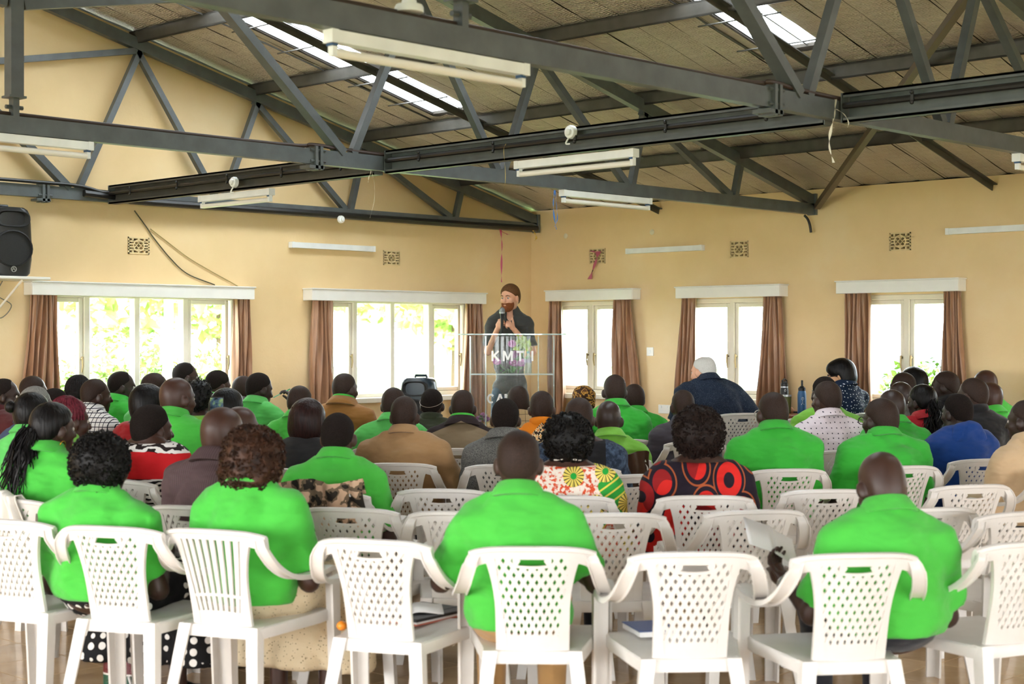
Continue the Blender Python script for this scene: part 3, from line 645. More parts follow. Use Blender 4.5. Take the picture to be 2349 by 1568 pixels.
# switch and socket
def plate(P, px, py, w, h, label, name, sockets):
    c = onx(px, py, -.004); e = empty(name, c); MB().rbox((0, 0, 0), (.012, w, h), .003).build('plate', M_WHITE, e, 30)
    if sockets: 
        for yy in (-.035, .035): MB().rbox((-.008, yy, .022), (.006, .012, .02), .002).box((-.0065, yy, -.012), (.002, .008, .012)).box((-.0065, yy+.012, -.02), (.002, .007, .004)).box((-.0065, yy-.012, -.02), (.002, .007, .004)).build('switch_and_pins', M_LAMPH, e, 0)
    else: MB().rbox((-.008, 0, 0), (.008, .018, .03), .003).build('rocker', M_LAMPH, e, 30)
    return tag(e, label, 'socket' if sockets else 'switch')
plate(PR, 1491, 806, .085, .085, 'white light switch on right wall between two windows', 'light_switch', False)
plate(PR, 1524, 938, .15, .085, 'white double socket low on the right wall', 'double_socket', True)
for px, py in ((1298, 541), (1496, 532)): o = MB().lathe([(.001, -.004), (.028, -.004), (.02, -.008), (.001, -.009)], axis=roty(R(90)), n=14).build('filler_patch', plain('white_filler', 'e4d9c2', .8)); o.location = onx(px, py, -.004)+np.array([-.002, 0, 0]); tag(o, ['small round white filler patch near the corner', 'small round white filler patch above the right wall batten'][px > 1400], 'patch')
# ---- corner stage
M_STAGE = plain('stage_concrete', 'b99a74', .5)
cz = [(-.02, -.02, 0), (-4.8, -.02, 0), *[tuple(cs(X, Z)) for X, Z in ((-2.2, 13.4), (1.3, 13.0), (1.36, 11.65), (2.98, 11.65))], (-.02, -3.876, 0)]
b = MB(); poly = [(p[0], p[1]) for p in cz]; b.prism(poly, (0, 0, 0.0), (1, 0, 0), (0, 1, 0), .12)
STAGE = b.build('stage', M_STAGE, smooth=0); tag(STAGE, 'low stage platform across the room corner under the lectern', 'stage')
# ---- outdoors
M_GRASS = plain('grass_outside', '5f7a3a', .9, var=.25, scale=3)
tag(MB().boxb((-60, -60, -.35), (60, 60, -.14)).build('ground', M_GRASS, smooth=0), kind='structure')
def leaf_mat(name, a, b):
    t = NT(name); oi = t.node('ShaderNodeTexCoord'); n = t.noise(t.coord(), 2.5, 4); t.base(t.ramp(n, [(.3, lin(a)), (.7, lin(b))])); return t.done(.6, 0, .3)
M_LEAF = leaf_mat('bush_leaves', '7d9a5c', 'a9c07e'); M_LEAFB = leaf_mat('bright_bush_leaves', '93b25f', 'c3d68c'); M_LEAFD = leaf_mat('deep_green_bush_leaves', '3f5f24', '6f8f3c'); M_TRUNK = plain('bark', '5b4a3a', .9)  # last leaf colour is a deeper green, for the rightmost window's bush
def bush(loc, r, label, mat, n=900, name='bush', trunk=0.0, leaf=.06, group='plants outside the windows'):
    e = empty(name, loc); r = np.array(r, float); b = MB(); q = np.random.default_rng(int(abs(loc[0]*31+loc[1]*17)*10))
    blobs = [(q.normal(0, .38, 3)*r, q.uniform(.4, .62)) for _ in range(9)]
    for _ in range(n):
        c0, k = blobs[q.integers(9)]; d = q.normal(size=3); d /= np.linalg.norm(d); p = c0+d*r*k*q.uniform(.8, 1.05); p[2] += trunk+r[2]
        if p[2] < 0: continue
        a = q.normal(size=3); a /= np.linalg.norm(a); c = np.cross(a, d); c /= np.linalg.norm(c)+1e-9; s = leaf*q.uniform(.6, 1.3)
        b.add([p-a*s, p+c*s*.5+d*s*.15, p+a*s, p-c*s*.5+d*s*.15], [(0, 1, 2, 3)])
    tag(b.build('foliage', mat, e, 0), kind='stuff')
    tk = MB()
    if trunk: tk.tube([(0, 0, 0), (.03, .02, trunk*.6), (0, 0, trunk+r[2])], [.09, .07, .04], 8)
    else:
        for a in range(5): tk.tube([(0, 0, 0), (math.cos(a*1.3)*r[0]*.3, math.sin(a*1.3)*r[1]*.3, r[2]*.9)], [.03, .015], 6)
    tk.build('stems', M_TRUNK, e); return tag(e, label, 'tree' if trunk else 'bush', group)
G = -.14
def beyond(px, y): p = ony(px, 775, y); return (p[0], p[1], G)
bush(beyond(255, 4.6), (1.2, .8, .78), 'green hedge bush outside the left window, second pane', M_LEAF, 3200)
bush(beyond(360, 5.2), (1.3, .8, .85), 'green hedge bush outside the left window, third pane', M_LEAF, 3200)
bush(beyond(480, 5.0), (1.3, .8, .9), 'bright hedge bush outside the left window, fourth pane', M_LEAFB, 3200)
bush(beyond(300, 17), (2.2, 2, 1.5), 'distant pale tree beyond the left hedge', M_LEAFB, 900, 'tree', 1.6, .2)
bush(beyond(500, 20), (2.4, 2, 1.7), 'distant tree behind the right side of the left window', M_LEAFB, 900, 'tree', 1.6, .2)
bush(beyond(800, 22), (2.2, 2, 1.2), 'distant tree outside the second window, left pane', M_LEAFB, 700, 'tree', 1.8, .2)
bush(beyond(1040, 16), (1.8, 1.6, 1.0), 'distant tree outside the second window, right pane', M_LEAFB, 700, 'tree', 1.4, .18)
o = MB().tube([(0, 0, 0), (.05, 0, 2.0), (.0, 0, 4.2)], [.07, .055, .04], 8).build('pole', plain('grey_pole', 'a39a8c', .8)); o.location = beyond(378, 4.0); tag(o, 'thin grey pole outside the left window', 'pole')
M_BW = plain('white_house_wall', 'e9e8e4', .8)
bp = beyond(120, 9.0); e = empty('house', bp); MB().boxb((-6, 0, 0), (.1, 4, 3.3)).build('wall', M_BW, e, 0)
MB().prism([(-6.4, 3.2), (.7, 3.2), (.7, 3.32), (-6.4, 3.32)], (0, -.8, 0), (1, 0, 0), (0, 0, 1), -5).build('roof', plain('grey_roof_sheet', '9aa3a6', .5), e, 0)
fr_ = MB(); fr_.boxb((-.95, -.05, 1.2), (-.1, .02, 1.28)).boxb((-.95, -.05, 2.1), (-.1, .02, 2.18)).boxb((-.95, -.05, 1.2), (-.88, .02, 2.18)).boxb((-.17, -.05, 1.2), (-.1, .02, 2.18)).boxb((-.56, -.05, 1.2), (-.5, .02, 2.18)); w_ = fr_.build('window', plain('grey_window_frame', '8b9294', .5), e, 0)
MB().boxb((-.88, -.02, 1.28), (-.17, -.005, 2.1)).build('pane', plain('dim_pane', 'a9b4b8', .2), w_, 0); tag(e, 'white house with small window outside the leftmost pane', 'house')
# corrugated fence beyond the right wall
M_FENCE = plain('pale_blue_corrugated_sheet', '93a7b8', .5, var=.05)
e = empty('sheet_fence', (5.2, -3, G)); rows = []
for k in range(15):
    y0 = 4-k*.85; pts = [(.014*math.sin(i*PI/2), y0-.85*i/24, z) for i in range(25) for z in (0,)]
    MB().loft([[(p[0], p[1], z) for p in pts] for z in (0, 1.72)], closed=False).build('fence_sheet', M_FENCE, e, 40).modifiers.new('thickness', 'SOLIDIFY').thickness = .004
tag(e, 'pale corrugated sheet fence outside the right windows', 'fence')
pb = onx(2138, 845, 3.0); bush((pb[0], pb[1], G), (.7, .7, .84), 'bright green bush outside the rightmost window', M_LEAFD, 3000, leaf=.05)
e = empty('lean_to', (2.2, -4.6, G)); MB().bar((0, 1.6, 2.72), (0, -2.2, 2.46), .07, .07).build('rail', plain('pale_timber', 'c7ab86', .8), e, 0); MB().bar((0, -1.0, 0), (0, -1.0, 2.5), .07, .07, (0, 1, 0)).build('post', MATS['pale_timber'], e, 0); MB().bar((0, -.35, 2.55), (0, -1.0, 1.9), .05, .05).build('strut', MATS['pale_timber'], e, 0); tag(e, 'pale timber lean-to rail outside the rightmost window', 'structure')
# ================================================================ plastic armchairs
def chair_mat():
    t = NT('white_moulded_plastic'); v = t.coord(); n = t.noise(v, 8, 4); oi = t.node('ShaderNodeObjectInfo')
    c = t.ramp(n, [(.3, lin('dad4cd')), (.7, lin('e3ded8'))])
    gr = t.ramp(t.noise(v, 28, 4, .7), [(.66, (0, 0, 0)), (.82, (1, 1, 1))]); z = t.sep(t.coord())[2]
    foot = t.math('SUBTRACT', 1.0, t.math('MULTIPLY', z, 9.0)); foot = t.math('MAXIMUM', foot, 0.0)
    c = t.mix(t.math('MULTIPLY', gr, .10), c, lin('c2ab90')); t.base(t.mix(t.math('MULTIPLY', t.math('MULTIPLY', foot, gr), .55), c, lin('b98a5e')))
    t.bump(t.noise(v, 220, 2), .04, .003); return t.done(.34, 0, .45)
M_CHAIR = chair_mat()
CT, SEAT = .835, .465
def back_pt(x, z, off=0.0):          # moulded back surface: leans back, bowed across
    t = (z-.46)/(CT-.46); y = -.205-.085*t-.02*t*t; return np.array([x, y+.055*(x/.22)**2-off, z])
def post_out(z): t = (z-.46)/(CT-.46); return .128+.004*t+.050*max(0, t-.35)**2/.42
def lat_half(z): t = (z-.50)/(.795-.50); return .090+.040*t
def strip(b, c0, c1, th=.014):       # thick strip between two lists of (x,z)
    rings = []
    for (x0, z0), (x1, z1) in zip(c0, c1): rings.append([back_pt(x0, z0, -th/2), back_pt(x1, z1, -th/2), back_pt(x1, z1, th/2), back_pt(x0, z0, th/2)])
    b.loft(rings)
def chair_parts(slat=False):
    out = []
    # backrest frame
    b = MB(); xs = np.linspace(-.222, .222, 19)
    topz_ = lambda x: CT-.016*(abs(x)/.222)**5-.010*(x/.222)**2
    lowz = lambda x: .796-.012*(abs(x)/.222)**2 if abs(x) < .19 else .796-.012-.02*((abs(x)-.19)/.032)
    rings = []
    for x in xs:
        zt, zl = topz_(x), lowz(x); a = back_pt(x, zt, 0); rings.append([back_pt(x, zl, -.007), back_pt(x, zt-.006, -.010), a+(0, .002, .003), back_pt(x, zt-.001, .012), back_pt(x, zt-.014, .014), back_pt(x, zt-.018, .007), back_pt(x, zl, .007)])
    b.loft(rings)
    zs = np.linspace(.455, .79, 12)
    for sg in (-1, 1): strip(b, [(sg*lat_half(max(z, .5)), z) for z in zs], [(sg*(post_out(z)), z) for z in zs], .016)
    # shoulders joining post and rail outwards
    for sg in (-1, 1): strip(b, [(sg*.13, .80), (sg*.165, .795), (sg*.195, .788), (sg*.222, .775)], [(sg*.14, .735), (sg*.160, .772), (sg*.185, .764), (sg*.214, .735)], .016)
    xb = np.linspace(-.128, .128, 7); strip(b, [(x, .455) for x in xb], [(x, .512-.010*(x/.12)**2+.006) for x in xb], .012)
    out.append(('backrest', b, None))
    # infill
    lt = MB(); z0, z1 = .512, .797
    if not slat:
        nc, nr = 4.0, 11.0
        def P(a, r, off): z = z0+(z1-z0)*r/nr; return back_pt(a/nc*lat_half(z)*1.04, z, off)
        for fam in (1, -1):
            for k in range(-12, 13):
                pts = []
                for r in np.linspace(0, nr, 23):
                    a = (k+.5)+fam*(r-.5)/2
                    pts.append((a, r))
                seg = [(a, r) for a, r in pts if abs(a) <= nc+.1]
                hw = .285
                for i in range(len(seg)-1):
                    (a0, r0), (a1, r1) = seg[i], seg[i+1]
                    am, rm = (a0+a1)/2, (r0+r1)/2
                    if abs(am) < 1.6 and rm > nr-1.5: continue
                    off = .002 if fam > 0 else -.001
                    lt.loft([[P(a-hw, r, off-.004), P(a+hw, r, off-.004), P(a+hw, r, off+.004), P(a-hw, r, off+.004)] for a, r in ((a0, r0), (a1, r1))], caps=(i in (0, len(seg)-2)))
        xs2 = np.linspace(-.062, .062, 7)
        strip(lt, [(x, .756+.004*(x/.06)**2) for x in xs2], [(x, .766+.004*(x/.06)**2) for x in xs2], .014)
        for sg in (-1, 1): strip(lt, [(sg*.055, .758), (sg*.057, .80)], [(sg*.066, .758), (sg*.068, .80)], .014)
        strip(lt, [(x, .790) for x in xs2], [(x, .80) for x in xs2], .014)
        out.append(('lattice', lt, 'backrest'))
    else:
        zz = np.linspace(.50, .80, 9)
        for k in range(8):
            f = (k-3.5)/4.0
            strip(lt, [((f-.075)*lat_half(max(.5, z)), z) for z in zz], [((f+.075)*lat_half(max(.5, z)), z) for z in zz], .010)
        xs2 = np.linspace(-.1, .1, 8); strip(lt, [(x, .566+.008*(1-(x/.1)**2)) for x in xs2], [(x, .578+.008*(1-(x/.1)**2)) for x in xs2], .010)
        out.append(('slats', lt, 'backrest'))
    # seat with dished top and deep apron
    st = MB(); nu, nv = 10, 10
    hwid = lambda t: .165+.065*min(1, t*1.25)
    def top(i, j):
        t = j; y = -.215+.44*t; w = hwid(t); x = (2*i-1)*w; e = max(abs(2*i-1)**6, abs(2*t-1)**6); return np.array([x, y+(.012*(1-(2*i-1)**2) if t > .95 else 0), SEAT-.014*(1-abs(2*i-1)**2)*(1-(2*t-1)**2)-.006*e+.012*t])
    st.grid(lambda i, j: top(1-i, j), nu, nv)
    edge = [(i/nu, 0) for i in range(nu+1)]+[(1, j/nv) for j in range(1, nv+1)]+[(i/nu, 1) for i in range(nu-1, -1, -1)]+[(0, j/nv) for j in range(nv-1, 0, -1)]
    r0 = [top(i, j) for i, j in edge]; cc = np.array([0, 0, 0.])
    r1 = [p+np.array([math.copysign(.006, p[0]), .004*np.sign(p[1]), -.006]) for p in r0]; r2 = [p+np.array([0, 0, -.038]) for p in r1]; r3 = [p*np.array([.97, .97, 1]) for p in r2]
    st.loft([r0, r1, r2, r3, [p*np.array([1, 1, 0])+np.array([0, 0, SEAT-.03]) for p in r3]], caps=False)
    st.add([top(i, j)-np.array([0, 0, .014]) for i in (0, 1) for j in (0, 1)], [(0, 1, 3, 2)])
    out.append(('seat', st, None))
    # arms: from the rail corner, out and down, forward
    for sg in (-1, 1):
        a = MB(); pth = bez([back_pt(.198, .800)*[1, 1, 1], (.218, -.262, .765), (.240, -.215, .700), (.258, -.14, .655), (.268, -.04, .640), (.270, .07, .642), (.266, .16, .648), (.264, .185, .630)], 4)
        rings = []
        for i, p in enumerate(pth):
            d = pth[min(i+1, len(pth)-1)]-pth[max(i-1, 0)]; d = d/np.linalg.norm(d); x = np.array([1.0, 0, 0]); n_ = np.cross(x, d); n_ /= np.linalg.norm(n_)
            w = .026 if i > 3 else .022; q = [(-w, -.005), (-w*.9, .006), (0, .009), (w*.9, .006), (w, -.005), (w, -.013), (w*.86, -.013), (w*.8, -.005), (-w*.8, -.005), (-w*.86, -.013), (-w, -.013)]
            rings.append([(p+x*u+n_*v)*np.array([sg, 1, 1]) for u, v in (q if sg > 0 else q[::-1])])
        a.loft(rings); out.append(('armrest', a, None))
    # legs: L sections
    def leg(tp, bt, w0, w1, dx, dy):
        m = MB(); th = .010; rings = []
        for p, w in ((tp, w0), (bt, w1)):
            p = np.array(p); q = [(0, 0), (w, 0), (w, th), (th, th), (th, w), (0, w)]
            rings.append([p+np.array([dx*u, dy*v, 0]) for u, v in (q if dx*dy > 0 else q[::-1])])
        m.loft(rings[::-1]); return m
    for sg in (-1, 1):
        out.append(('leg', leg((sg*.288, .205, .632), (sg*.286, .235, 0), .062, .05, -sg, -1), None))
        m = leg((sg*.172, -.228, .462), (sg*.225, -.315, 0), .05, .042, -sg, 1); out.append(('leg', m, None))
    return out
def make_chair(name, slat):
    e = empty(name); made = {}
    for nm, b, par in chair_parts(slat): o = b.build(nm, M_CHAIR, made.get(par, e), 45); made.setdefault(nm, o)
    return e
CH_L = make_chair('plastic_armchair', False); CH_S = make_chair('slatted_plastic_armchair', True); CH_USED = {id(CH_L): False, id(CH_S): False}
def chair(x, y, rz, label, slat=False, tilt=0.0, z=0.0):
    src = CH_S if slat else CH_L
    e = dup(src) if CH_USED[id(src)] else src; CH_USED[id(src)] = True
    e.location = (x, y, z); e.rotation_euler = (0, 0, rz); tag(e, label, 'chair', 'white plastic armchairs'); return e
def chair_px(px, py, phi, label, slat=False):     # by the middle of the top rail
    Z = (CAMH-CT)*FPX/(py-HYP); p = at(px, py, Z); a = heading(phi); d = rotz(a) @ np.array([0, .30, 0]); p = p+d; chair(p[0], p[1], a, label, slat); return p, a
# ================================================================ people: smooth distance fields turned into one continuous mesh
def smin(a, b, k):
    h = np.maximum(k-np.abs(a-b), 0.0)/k; return np.minimum(a, b)-h*h*k*.25
class Field:
    def __init__(s, xs, ys, zs):
        s.ax = [np.asarray(a, np.float32) for a in (xs, ys, zs)]; s.F = np.full([len(a) for a in s.ax], 1.0, np.float32)
    def sl(s, lo, hi):
        return tuple(slice(max(0, int(np.searchsorted(a, l))-1), int(np.searchsorted(a, h))+1) for a, l, h in zip(s.ax, lo, hi))
    def P(s, q): return s.ax[0][q[0]][:, None, None], s.ax[1][q[1]][None, :, None], s.ax[2][q[2]][None, None, :]
    def cap(s, a, b, ra, rb, k=.03, flat=False, grow=0.0):
        a = np.asarray(a, np.float32); b = np.asarray(b, np.float32); ra += grow; rb += grow; m = max(ra, rb)+k+.03
        q = s.sl(np.minimum(a, b)-m, np.maximum(a, b)+m); X, Y, Z = s.P(q); d = b-a; L2 = float(d @ d)+1e-9
        t0 = ((X-a[0])*d[0]+(Y-a[1])*d[1]+(Z-a[2])*d[2])/L2; t = np.clip(t0, 0, 1)
        dd = np.sqrt((X-a[0]-t*d[0])**2+(Y-a[1]-t*d[1])**2+(Z-a[2]-t*d[2])**2)-(ra+(rb-ra)*t)
        if flat: dd = np.maximum(dd, (t0-1)*math.sqrt(L2))
        s.F[q] = smin(s.F[q], dd, k); return s
    def ell(s, c, r, k=.03, M=None, grow=0.0, sub=False):
        c = np.asarray(c, np.float32); r = np.asarray(r, np.float32)+grow; m = float(max(r))+k+.03
        q = s.sl(c-m, c+m); X, Y, Z = s.P(q); x, y, z = X-c[0], Y-c[1], Z-c[2]
        if M is not None:
            M = np.asarray(M, np.float32); x, y, z = (M[0, 0]*x+M[1, 0]*y+M[2, 0]*z, M[0, 1]*x+M[1, 1]*y+M[2, 1]*z, M[0, 2]*x+M[1, 2]*y+M[2, 2]*z)
        k0 = np.sqrt((x/r[0])**2+(y/r[1])**2+(z/r[2])**2); k1 = np.sqrt((x/r[0]**2)**2+(y/r[1]**2)**2+(z/r[2]**2)**2)+1e-6
        d = k0*(k0-1)/k1
        if sub: s.F[q] = -smin(-s.F[q], d, k)
        else: s.F[q] = smin(s.F[q], d, k)
        return s
    def plane(s, p, n):      # keep the side n points away from
        X, Y, Z = s.P((slice(None),)*3); n = np.asarray(n, np.float32); n = n/np.linalg.norm(n)
        s.F = np.maximum(s.F, (X-p[0])*n[0]+(Y-p[1])*n[1]+(Z-p[2])*n[2]); return s
    def wrinkle(s, amp, seed, kx=9.0):
        r = np.random.default_rng(seed); X, Y, Z = s.P((slice(None),)*3); w = 0
        for i in range(4):
            d = r.normal(size=3)*np.array([1, 1, 1.6]); d /= np.linalg.norm(d); f = kx*(1.0+.9*i); w = w+np.sin((X*d[0]+Y*d[1]+Z*d[2])*f*2.4+r.uniform(0, 6)+1.3*np.sin((X*d[2]-Z*d[0])*f+i))/(1+.5*i)
        d = r.normal(size=3)*np.array([.5, .5, 1.0]); d /= np.linalg.norm(d); ph = (X*d[0]+Y*d[1]+Z*d[2])*kx*2.0+1.8*np.sin(X*11+r.uniform(0, 6))+1.2*np.sin(Z*9+X*5+r.uniform(0, 6))
        w = w-1.6*np.exp(-((np.sin(ph))/.22)**2)*(.5+.5*np.sin(X*13+Z*7+r.uniform(0, 6)))
        s.F = s.F-np.float32(amp)*w if False else s.F+np.float32(amp)*w*-1.0; return s
    def nets(s):
        F = s.F; ins = F < 0; n = F.shape
        cnt = np.zeros([m-1 for m in n], np.int8)
        for i in (0, 1):
            for j in (0, 1):
                for k in (0, 1): cnt += ins[i:n[0]-1+i, j:n[1]-1+j, k:n[2]-1+k]
        act = (cnt > 0) & (cnt < 8); ci, cj, ck = np.nonzero(act); idx = np.full(act.shape, -1, np.int64); idx[ci, cj, ck] = np.arange(len(ci))
        pos = np.zeros((len(ci), 3)); w = np.zeros(len(ci)); ax = [a.astype(float) for a in s.ax]
        cr = {(i, j, k): F[ci+i, cj+j, ck+k].astype(float) for i in (0, 1) for j in (0, 1) for k in (0, 1)}
        base = [ci, cj, ck]
        for d in range(3):
            o1, o2 = [x for x in range(3) if x != d]
            for a in (0, 1):
                for b in (0, 1):
                    c0 = [0, 0, 0]; c0[o1] = a; c0[o2] = b; c1 = list(c0); c1[d] = 1
                    fa, fb = cr[tuple(c0)], cr[tuple(c1)]; m = (fa < 0) != (fb < 0); t = np.where(m, fa/(fa-fb+1e-12), 0)
                    p = np.zeros((len(ci), 3)); p[:, d] = ax[d][base[d]]+t*(ax[d][base[d]+1]-ax[d][base[d]]); p[:, o1] = ax[o1][base[o1]+a]; p[:, o2] = ax[o2][base[o2]+b]
                    pos += p*m[:, None]; w += m
        pos /= np.maximum(w, 1)[:, None]; quads = []
        for d in range(3):
            o1, o2 = [(1, 2), (2, 0), (0, 1)][d]
            A = [slice(1, -1)]*3; A[d] = slice(0, -1); B = list(A); B[d] = slice(1, None)
            fa, fb = ins[tuple(A)], ins[tuple(B)]; e = np.argwhere(fa != fb)
            if not len(e): continue
            off = np.ones(3, int); off[d] = 0; e = e+off; sg = ins[tuple(e.T)]
            def cell(a, b): q = e.copy(); q[:, o1] -= a; q[:, o2] -= b; return idx[q[:, 0], q[:, 1], q[:, 2]]
            Q = np.stack([cell(1, 1), cell(0, 1), cell(0, 0), cell(1, 0)], 1); Q[~sg] = Q[~sg][:, ::-1]; quads.append(Q)
        Q = np.concatenate(quads) if quads else np.zeros((0, 4), int); Q = Q[(Q >= 0).all(1)]
        return pos, Q
def np_mesh(name, V, Q):
    me = bpy.data.meshes.new(name); me.vertices.add(len(V)); me.vertices.foreach_set('co', np.asarray(V, np.float32).ravel())
    me.loops.add(len(Q)*4); me.loops.foreach_set('vertex_index', np.asarray(Q, np.int32).ravel())
    me.polygons.add(len(Q)); me.polygons.foreach_set('loop_start', np.arange(0, len(Q)*4, 4, dtype=np.int32)); me.polygons.foreach_set('loop_total', np.full(len(Q), 4, np.int32))
    me.polygons.foreach_set('use_smooth', np.ones(len(Q), bool)); me.update(calc_edges=True); me.validate(); return me
def axis(*segs):      # (start, end, step) pieces
    o = []
    for a, b, h in segs:
        n = max(1, int(round((b-a)/h))); o.extend(np.linspace(a, b, n, endpoint=False))
    o.append(segs[-1][1]); return np.array(o)
def fine(lo, hi, c0, c1, f, g):
    c0 = max(c0, lo+g); c1 = min(c1, hi-g); return axis((lo, c0, g), (c0, c1, f), (c1, hi, g))
# ---- materials of people
SKINS = {'d1': skin('skin_deep_brown', '3c2820'), 'd2': skin('skin_dark_brown', '30211b'), 'd3': skin('skin_warm_brown', '40281f'), 'd4': skin('skin_very_dark', '2a1e19'), 'p1': skin('skin_fair', 'd6a083', .5), 'p2': skin('skin_tan', 'c8976f', .5)}
def hair_mat(name, c, rough=.5, bs=90, st=.6, scale=(1, 1, 1), lo=.6, hi=1.5):
    t = NT(name); v = t.coord(scale=scale); n = t.noise(v, bs, 4); col = lin(c); t.base(t.ramp(n, [(.3, tuple(x*lo for x in col[:3])), (.7, tuple(min(1, x*hi) for x in col[:3]))])); t.bump(n, st, .008); return t.done(rough, 0, .18)
HAIR = {'black': hair_mat('black_cropped_hair', '1c1512', .95, 210, .5), 'stubble': hair_mat('shaved_hair_shadow', '2e211b', .6, 260, .2), 'grey': hair_mat('grey_hair', '7c7a75', .8, 130, .4, (1, 1, 1), .7, 1.2), 'silver': hair_mat('silver_hair', 'c4c1bb', .7, 160, .3, (1, 1, 1), .88, 1.1), 'auburn': hair_mat('auburn_hair', '5f4026', .7, 170), 'beard': hair_mat('ginger_beard', '7b4526', .8, 200), 'curl': hair_mat('black_curly_hair', '0f0d0c', .45, 60), 'curlbrown': hair_mat('brown_curly_hair', '321f15', .5, 28, .5, (1, 1, 1), .35, 2.3), 'curlwarm': hair_mat('dark_warm_afro_hair', '1c110d', .55, 60), 'sleek': hair_mat('sleek_black_hair', '0e0b0b', .38, 90, .6, (1, 1, .12)), 'sleekbrown': hair_mat('sleek_dark_brown_hair', '241311', .38, 90, .6, (1, 1, .12)), 'burgundy': hair_mat('burgundy_braids', '5e1e29', .5, 70, .8), 'braid': hair_mat('black_braids', '151110', .5, 70, .9)}
def eye_mats(): return plain('eye_white', 'b9b0a6', .3), plain('eye_dark', '1c120d', .15)
M_EYEW, M_EYED = eye_mats()
GREEN = fabric('bright_green_polo_cotton', '48b640'); GREEN2 = fabric('emerald_green_polo_cotton', '37aa37'); GREEN3 = fabric('soft_green_polo_cotton', '59bc5b'); LIME = fabric('lime_green_cotton', '76b440')
def patt(name, fn, rough=.8, fold=.4):
    if name in MATS: return MATS[name]
    t = NT(name); c = fn(t); t.base(c); fabric_bump(t, fold); MATS[name] = t.done(rough, 0, .25); return MATS[name]
def stripes(t, comp, freq, w, a, b, base=None):
    x = t.sep(t.coord())[comp]; f = t.math('FRACT', t.math('MULTIPLY', x, freq)); return t.mix(t.math('LESS_THAN', f, w), a if base is None else base, b)
def pat_check(t):
    c = stripes(t, 0, 32, .17, lin('e7e5e2'), lin('22222e')); return stripes(t, 2, 32, .17, None, lin('22222e'), c)
def pat_grid(t):
    c = stripes(t, 0, 22, .07, lin('a98d66'), lin('5a4a36')); return stripes(t, 2, 22, .07, None, lin('5a4a36'), c)
def pat_pin(t): return stripes(t, 0, 95, .4, lin('4b3a3b'), lin('5a4748'))
def pat_pin2(t): return stripes(t, 0, 70, .3, lin('36425a'), lin('46536d'))
def dots(t, bg, fg, sc, r, dens=None, fl=.02):
    vo = t.node('ShaderNodeTexVoronoi', feature='F1'); vo.inputs['Scale'].default_value = sc; vo.inputs['Randomness'].default_value = .45 if dens is None else dens
    if fl < .5:
        vo.voronoi_dimensions = '2D'; x = t.sep(t.coord()); cb = t.node('ShaderNodeCombineXYZ'); t.link(x[0], cb.inputs[0]); t.link(x[2], cb.inputs[1]); t.link(cb.outputs[0], vo.inputs['Vector'])
    else: t.link(t.coord(), vo.inputs['Vector'])
    return t.mix(t.math('LESS_THAN', vo.outputs['Distance'], r), bg, fg)
def pat_tweed(t): return t.ramp(t.noise(t.coord(), 260, 2), [(.35, lin('3b3b3a')), (.65, lin('7b7974'))])
def pat_speck(t): return t.mix(t.ramp(t.noise(t.coord(), 320, 2), [(.63, (0, 0, 0)), (.68, (1, 1, 1))]), lin('1a2436'), lin('6f7f92'))
def pat_zebra(t):
    z = t.sep(t.coord())[2]; n = t.noise(t.coord(), 6, 3)
    zb = t.math('LESS_THAN', t.math('FRACT', t.math('ADD', t.math('MULTIPLY', z, 42), t.math('MULTIPLY', n, 4.5))), .45); zc = t.mix(zb, lin('ece9e4'), lin('171515'))
    sp = t.mix(t.math('LESS_THAN', t.math('FRACT', t.math('ADD', t.math('MULTIPLY', z, 30), t.math('MULTIPLY', t.noise(t.coord(), 14, 2), 3))), .5), lin('e7e2dd'), lin('241a1a'))
    c = t.mix(t.math('GREATER_THAN', z, .83), zc, lin('c3191f')); return t.mix(t.math('GREATER_THAN', t.math('ADD', z, t.math('MULTIPLY', n, .05)), .99), c, sp)
def pat_blobs(t):      # black cloth with large red rings
    def rings(v, sc, rnd, seed):
        vo = t.node('ShaderNodeTexVoronoi', feature='F1'); vo.inputs['Scale'].default_value = sc; vo.inputs['Randomness'].default_value = rnd; t.link(v, vo.inputs['Vector']); d = vo.outputs['Distance']
        return t.math('MULTIPLY', t.math('LESS_THAN', d, .44), t.math('GREATER_THAN', d, .2)), d
    v = t.coord(scale=(1.0, .02, .75), rot=(0, .5, 0), loc=(.13, 0, .2)); m, d = rings(v, 7.2, .35, 0)
    c = t.mix(m, lin('1c1320'), lin('d12620')); sh = t.math('MULTIPLY', m, t.math('GREATER_THAN', t.noise(v, 6, 0), .53)); c = t.mix(sh, c, lin('8e1a1c'))
    ln = t.math('MULTIPLY', t.math('GREATER_THAN', d, .53), t.math('LESS_THAN', d, .57)); return t.mix(ln, c, lin('a5542f'))
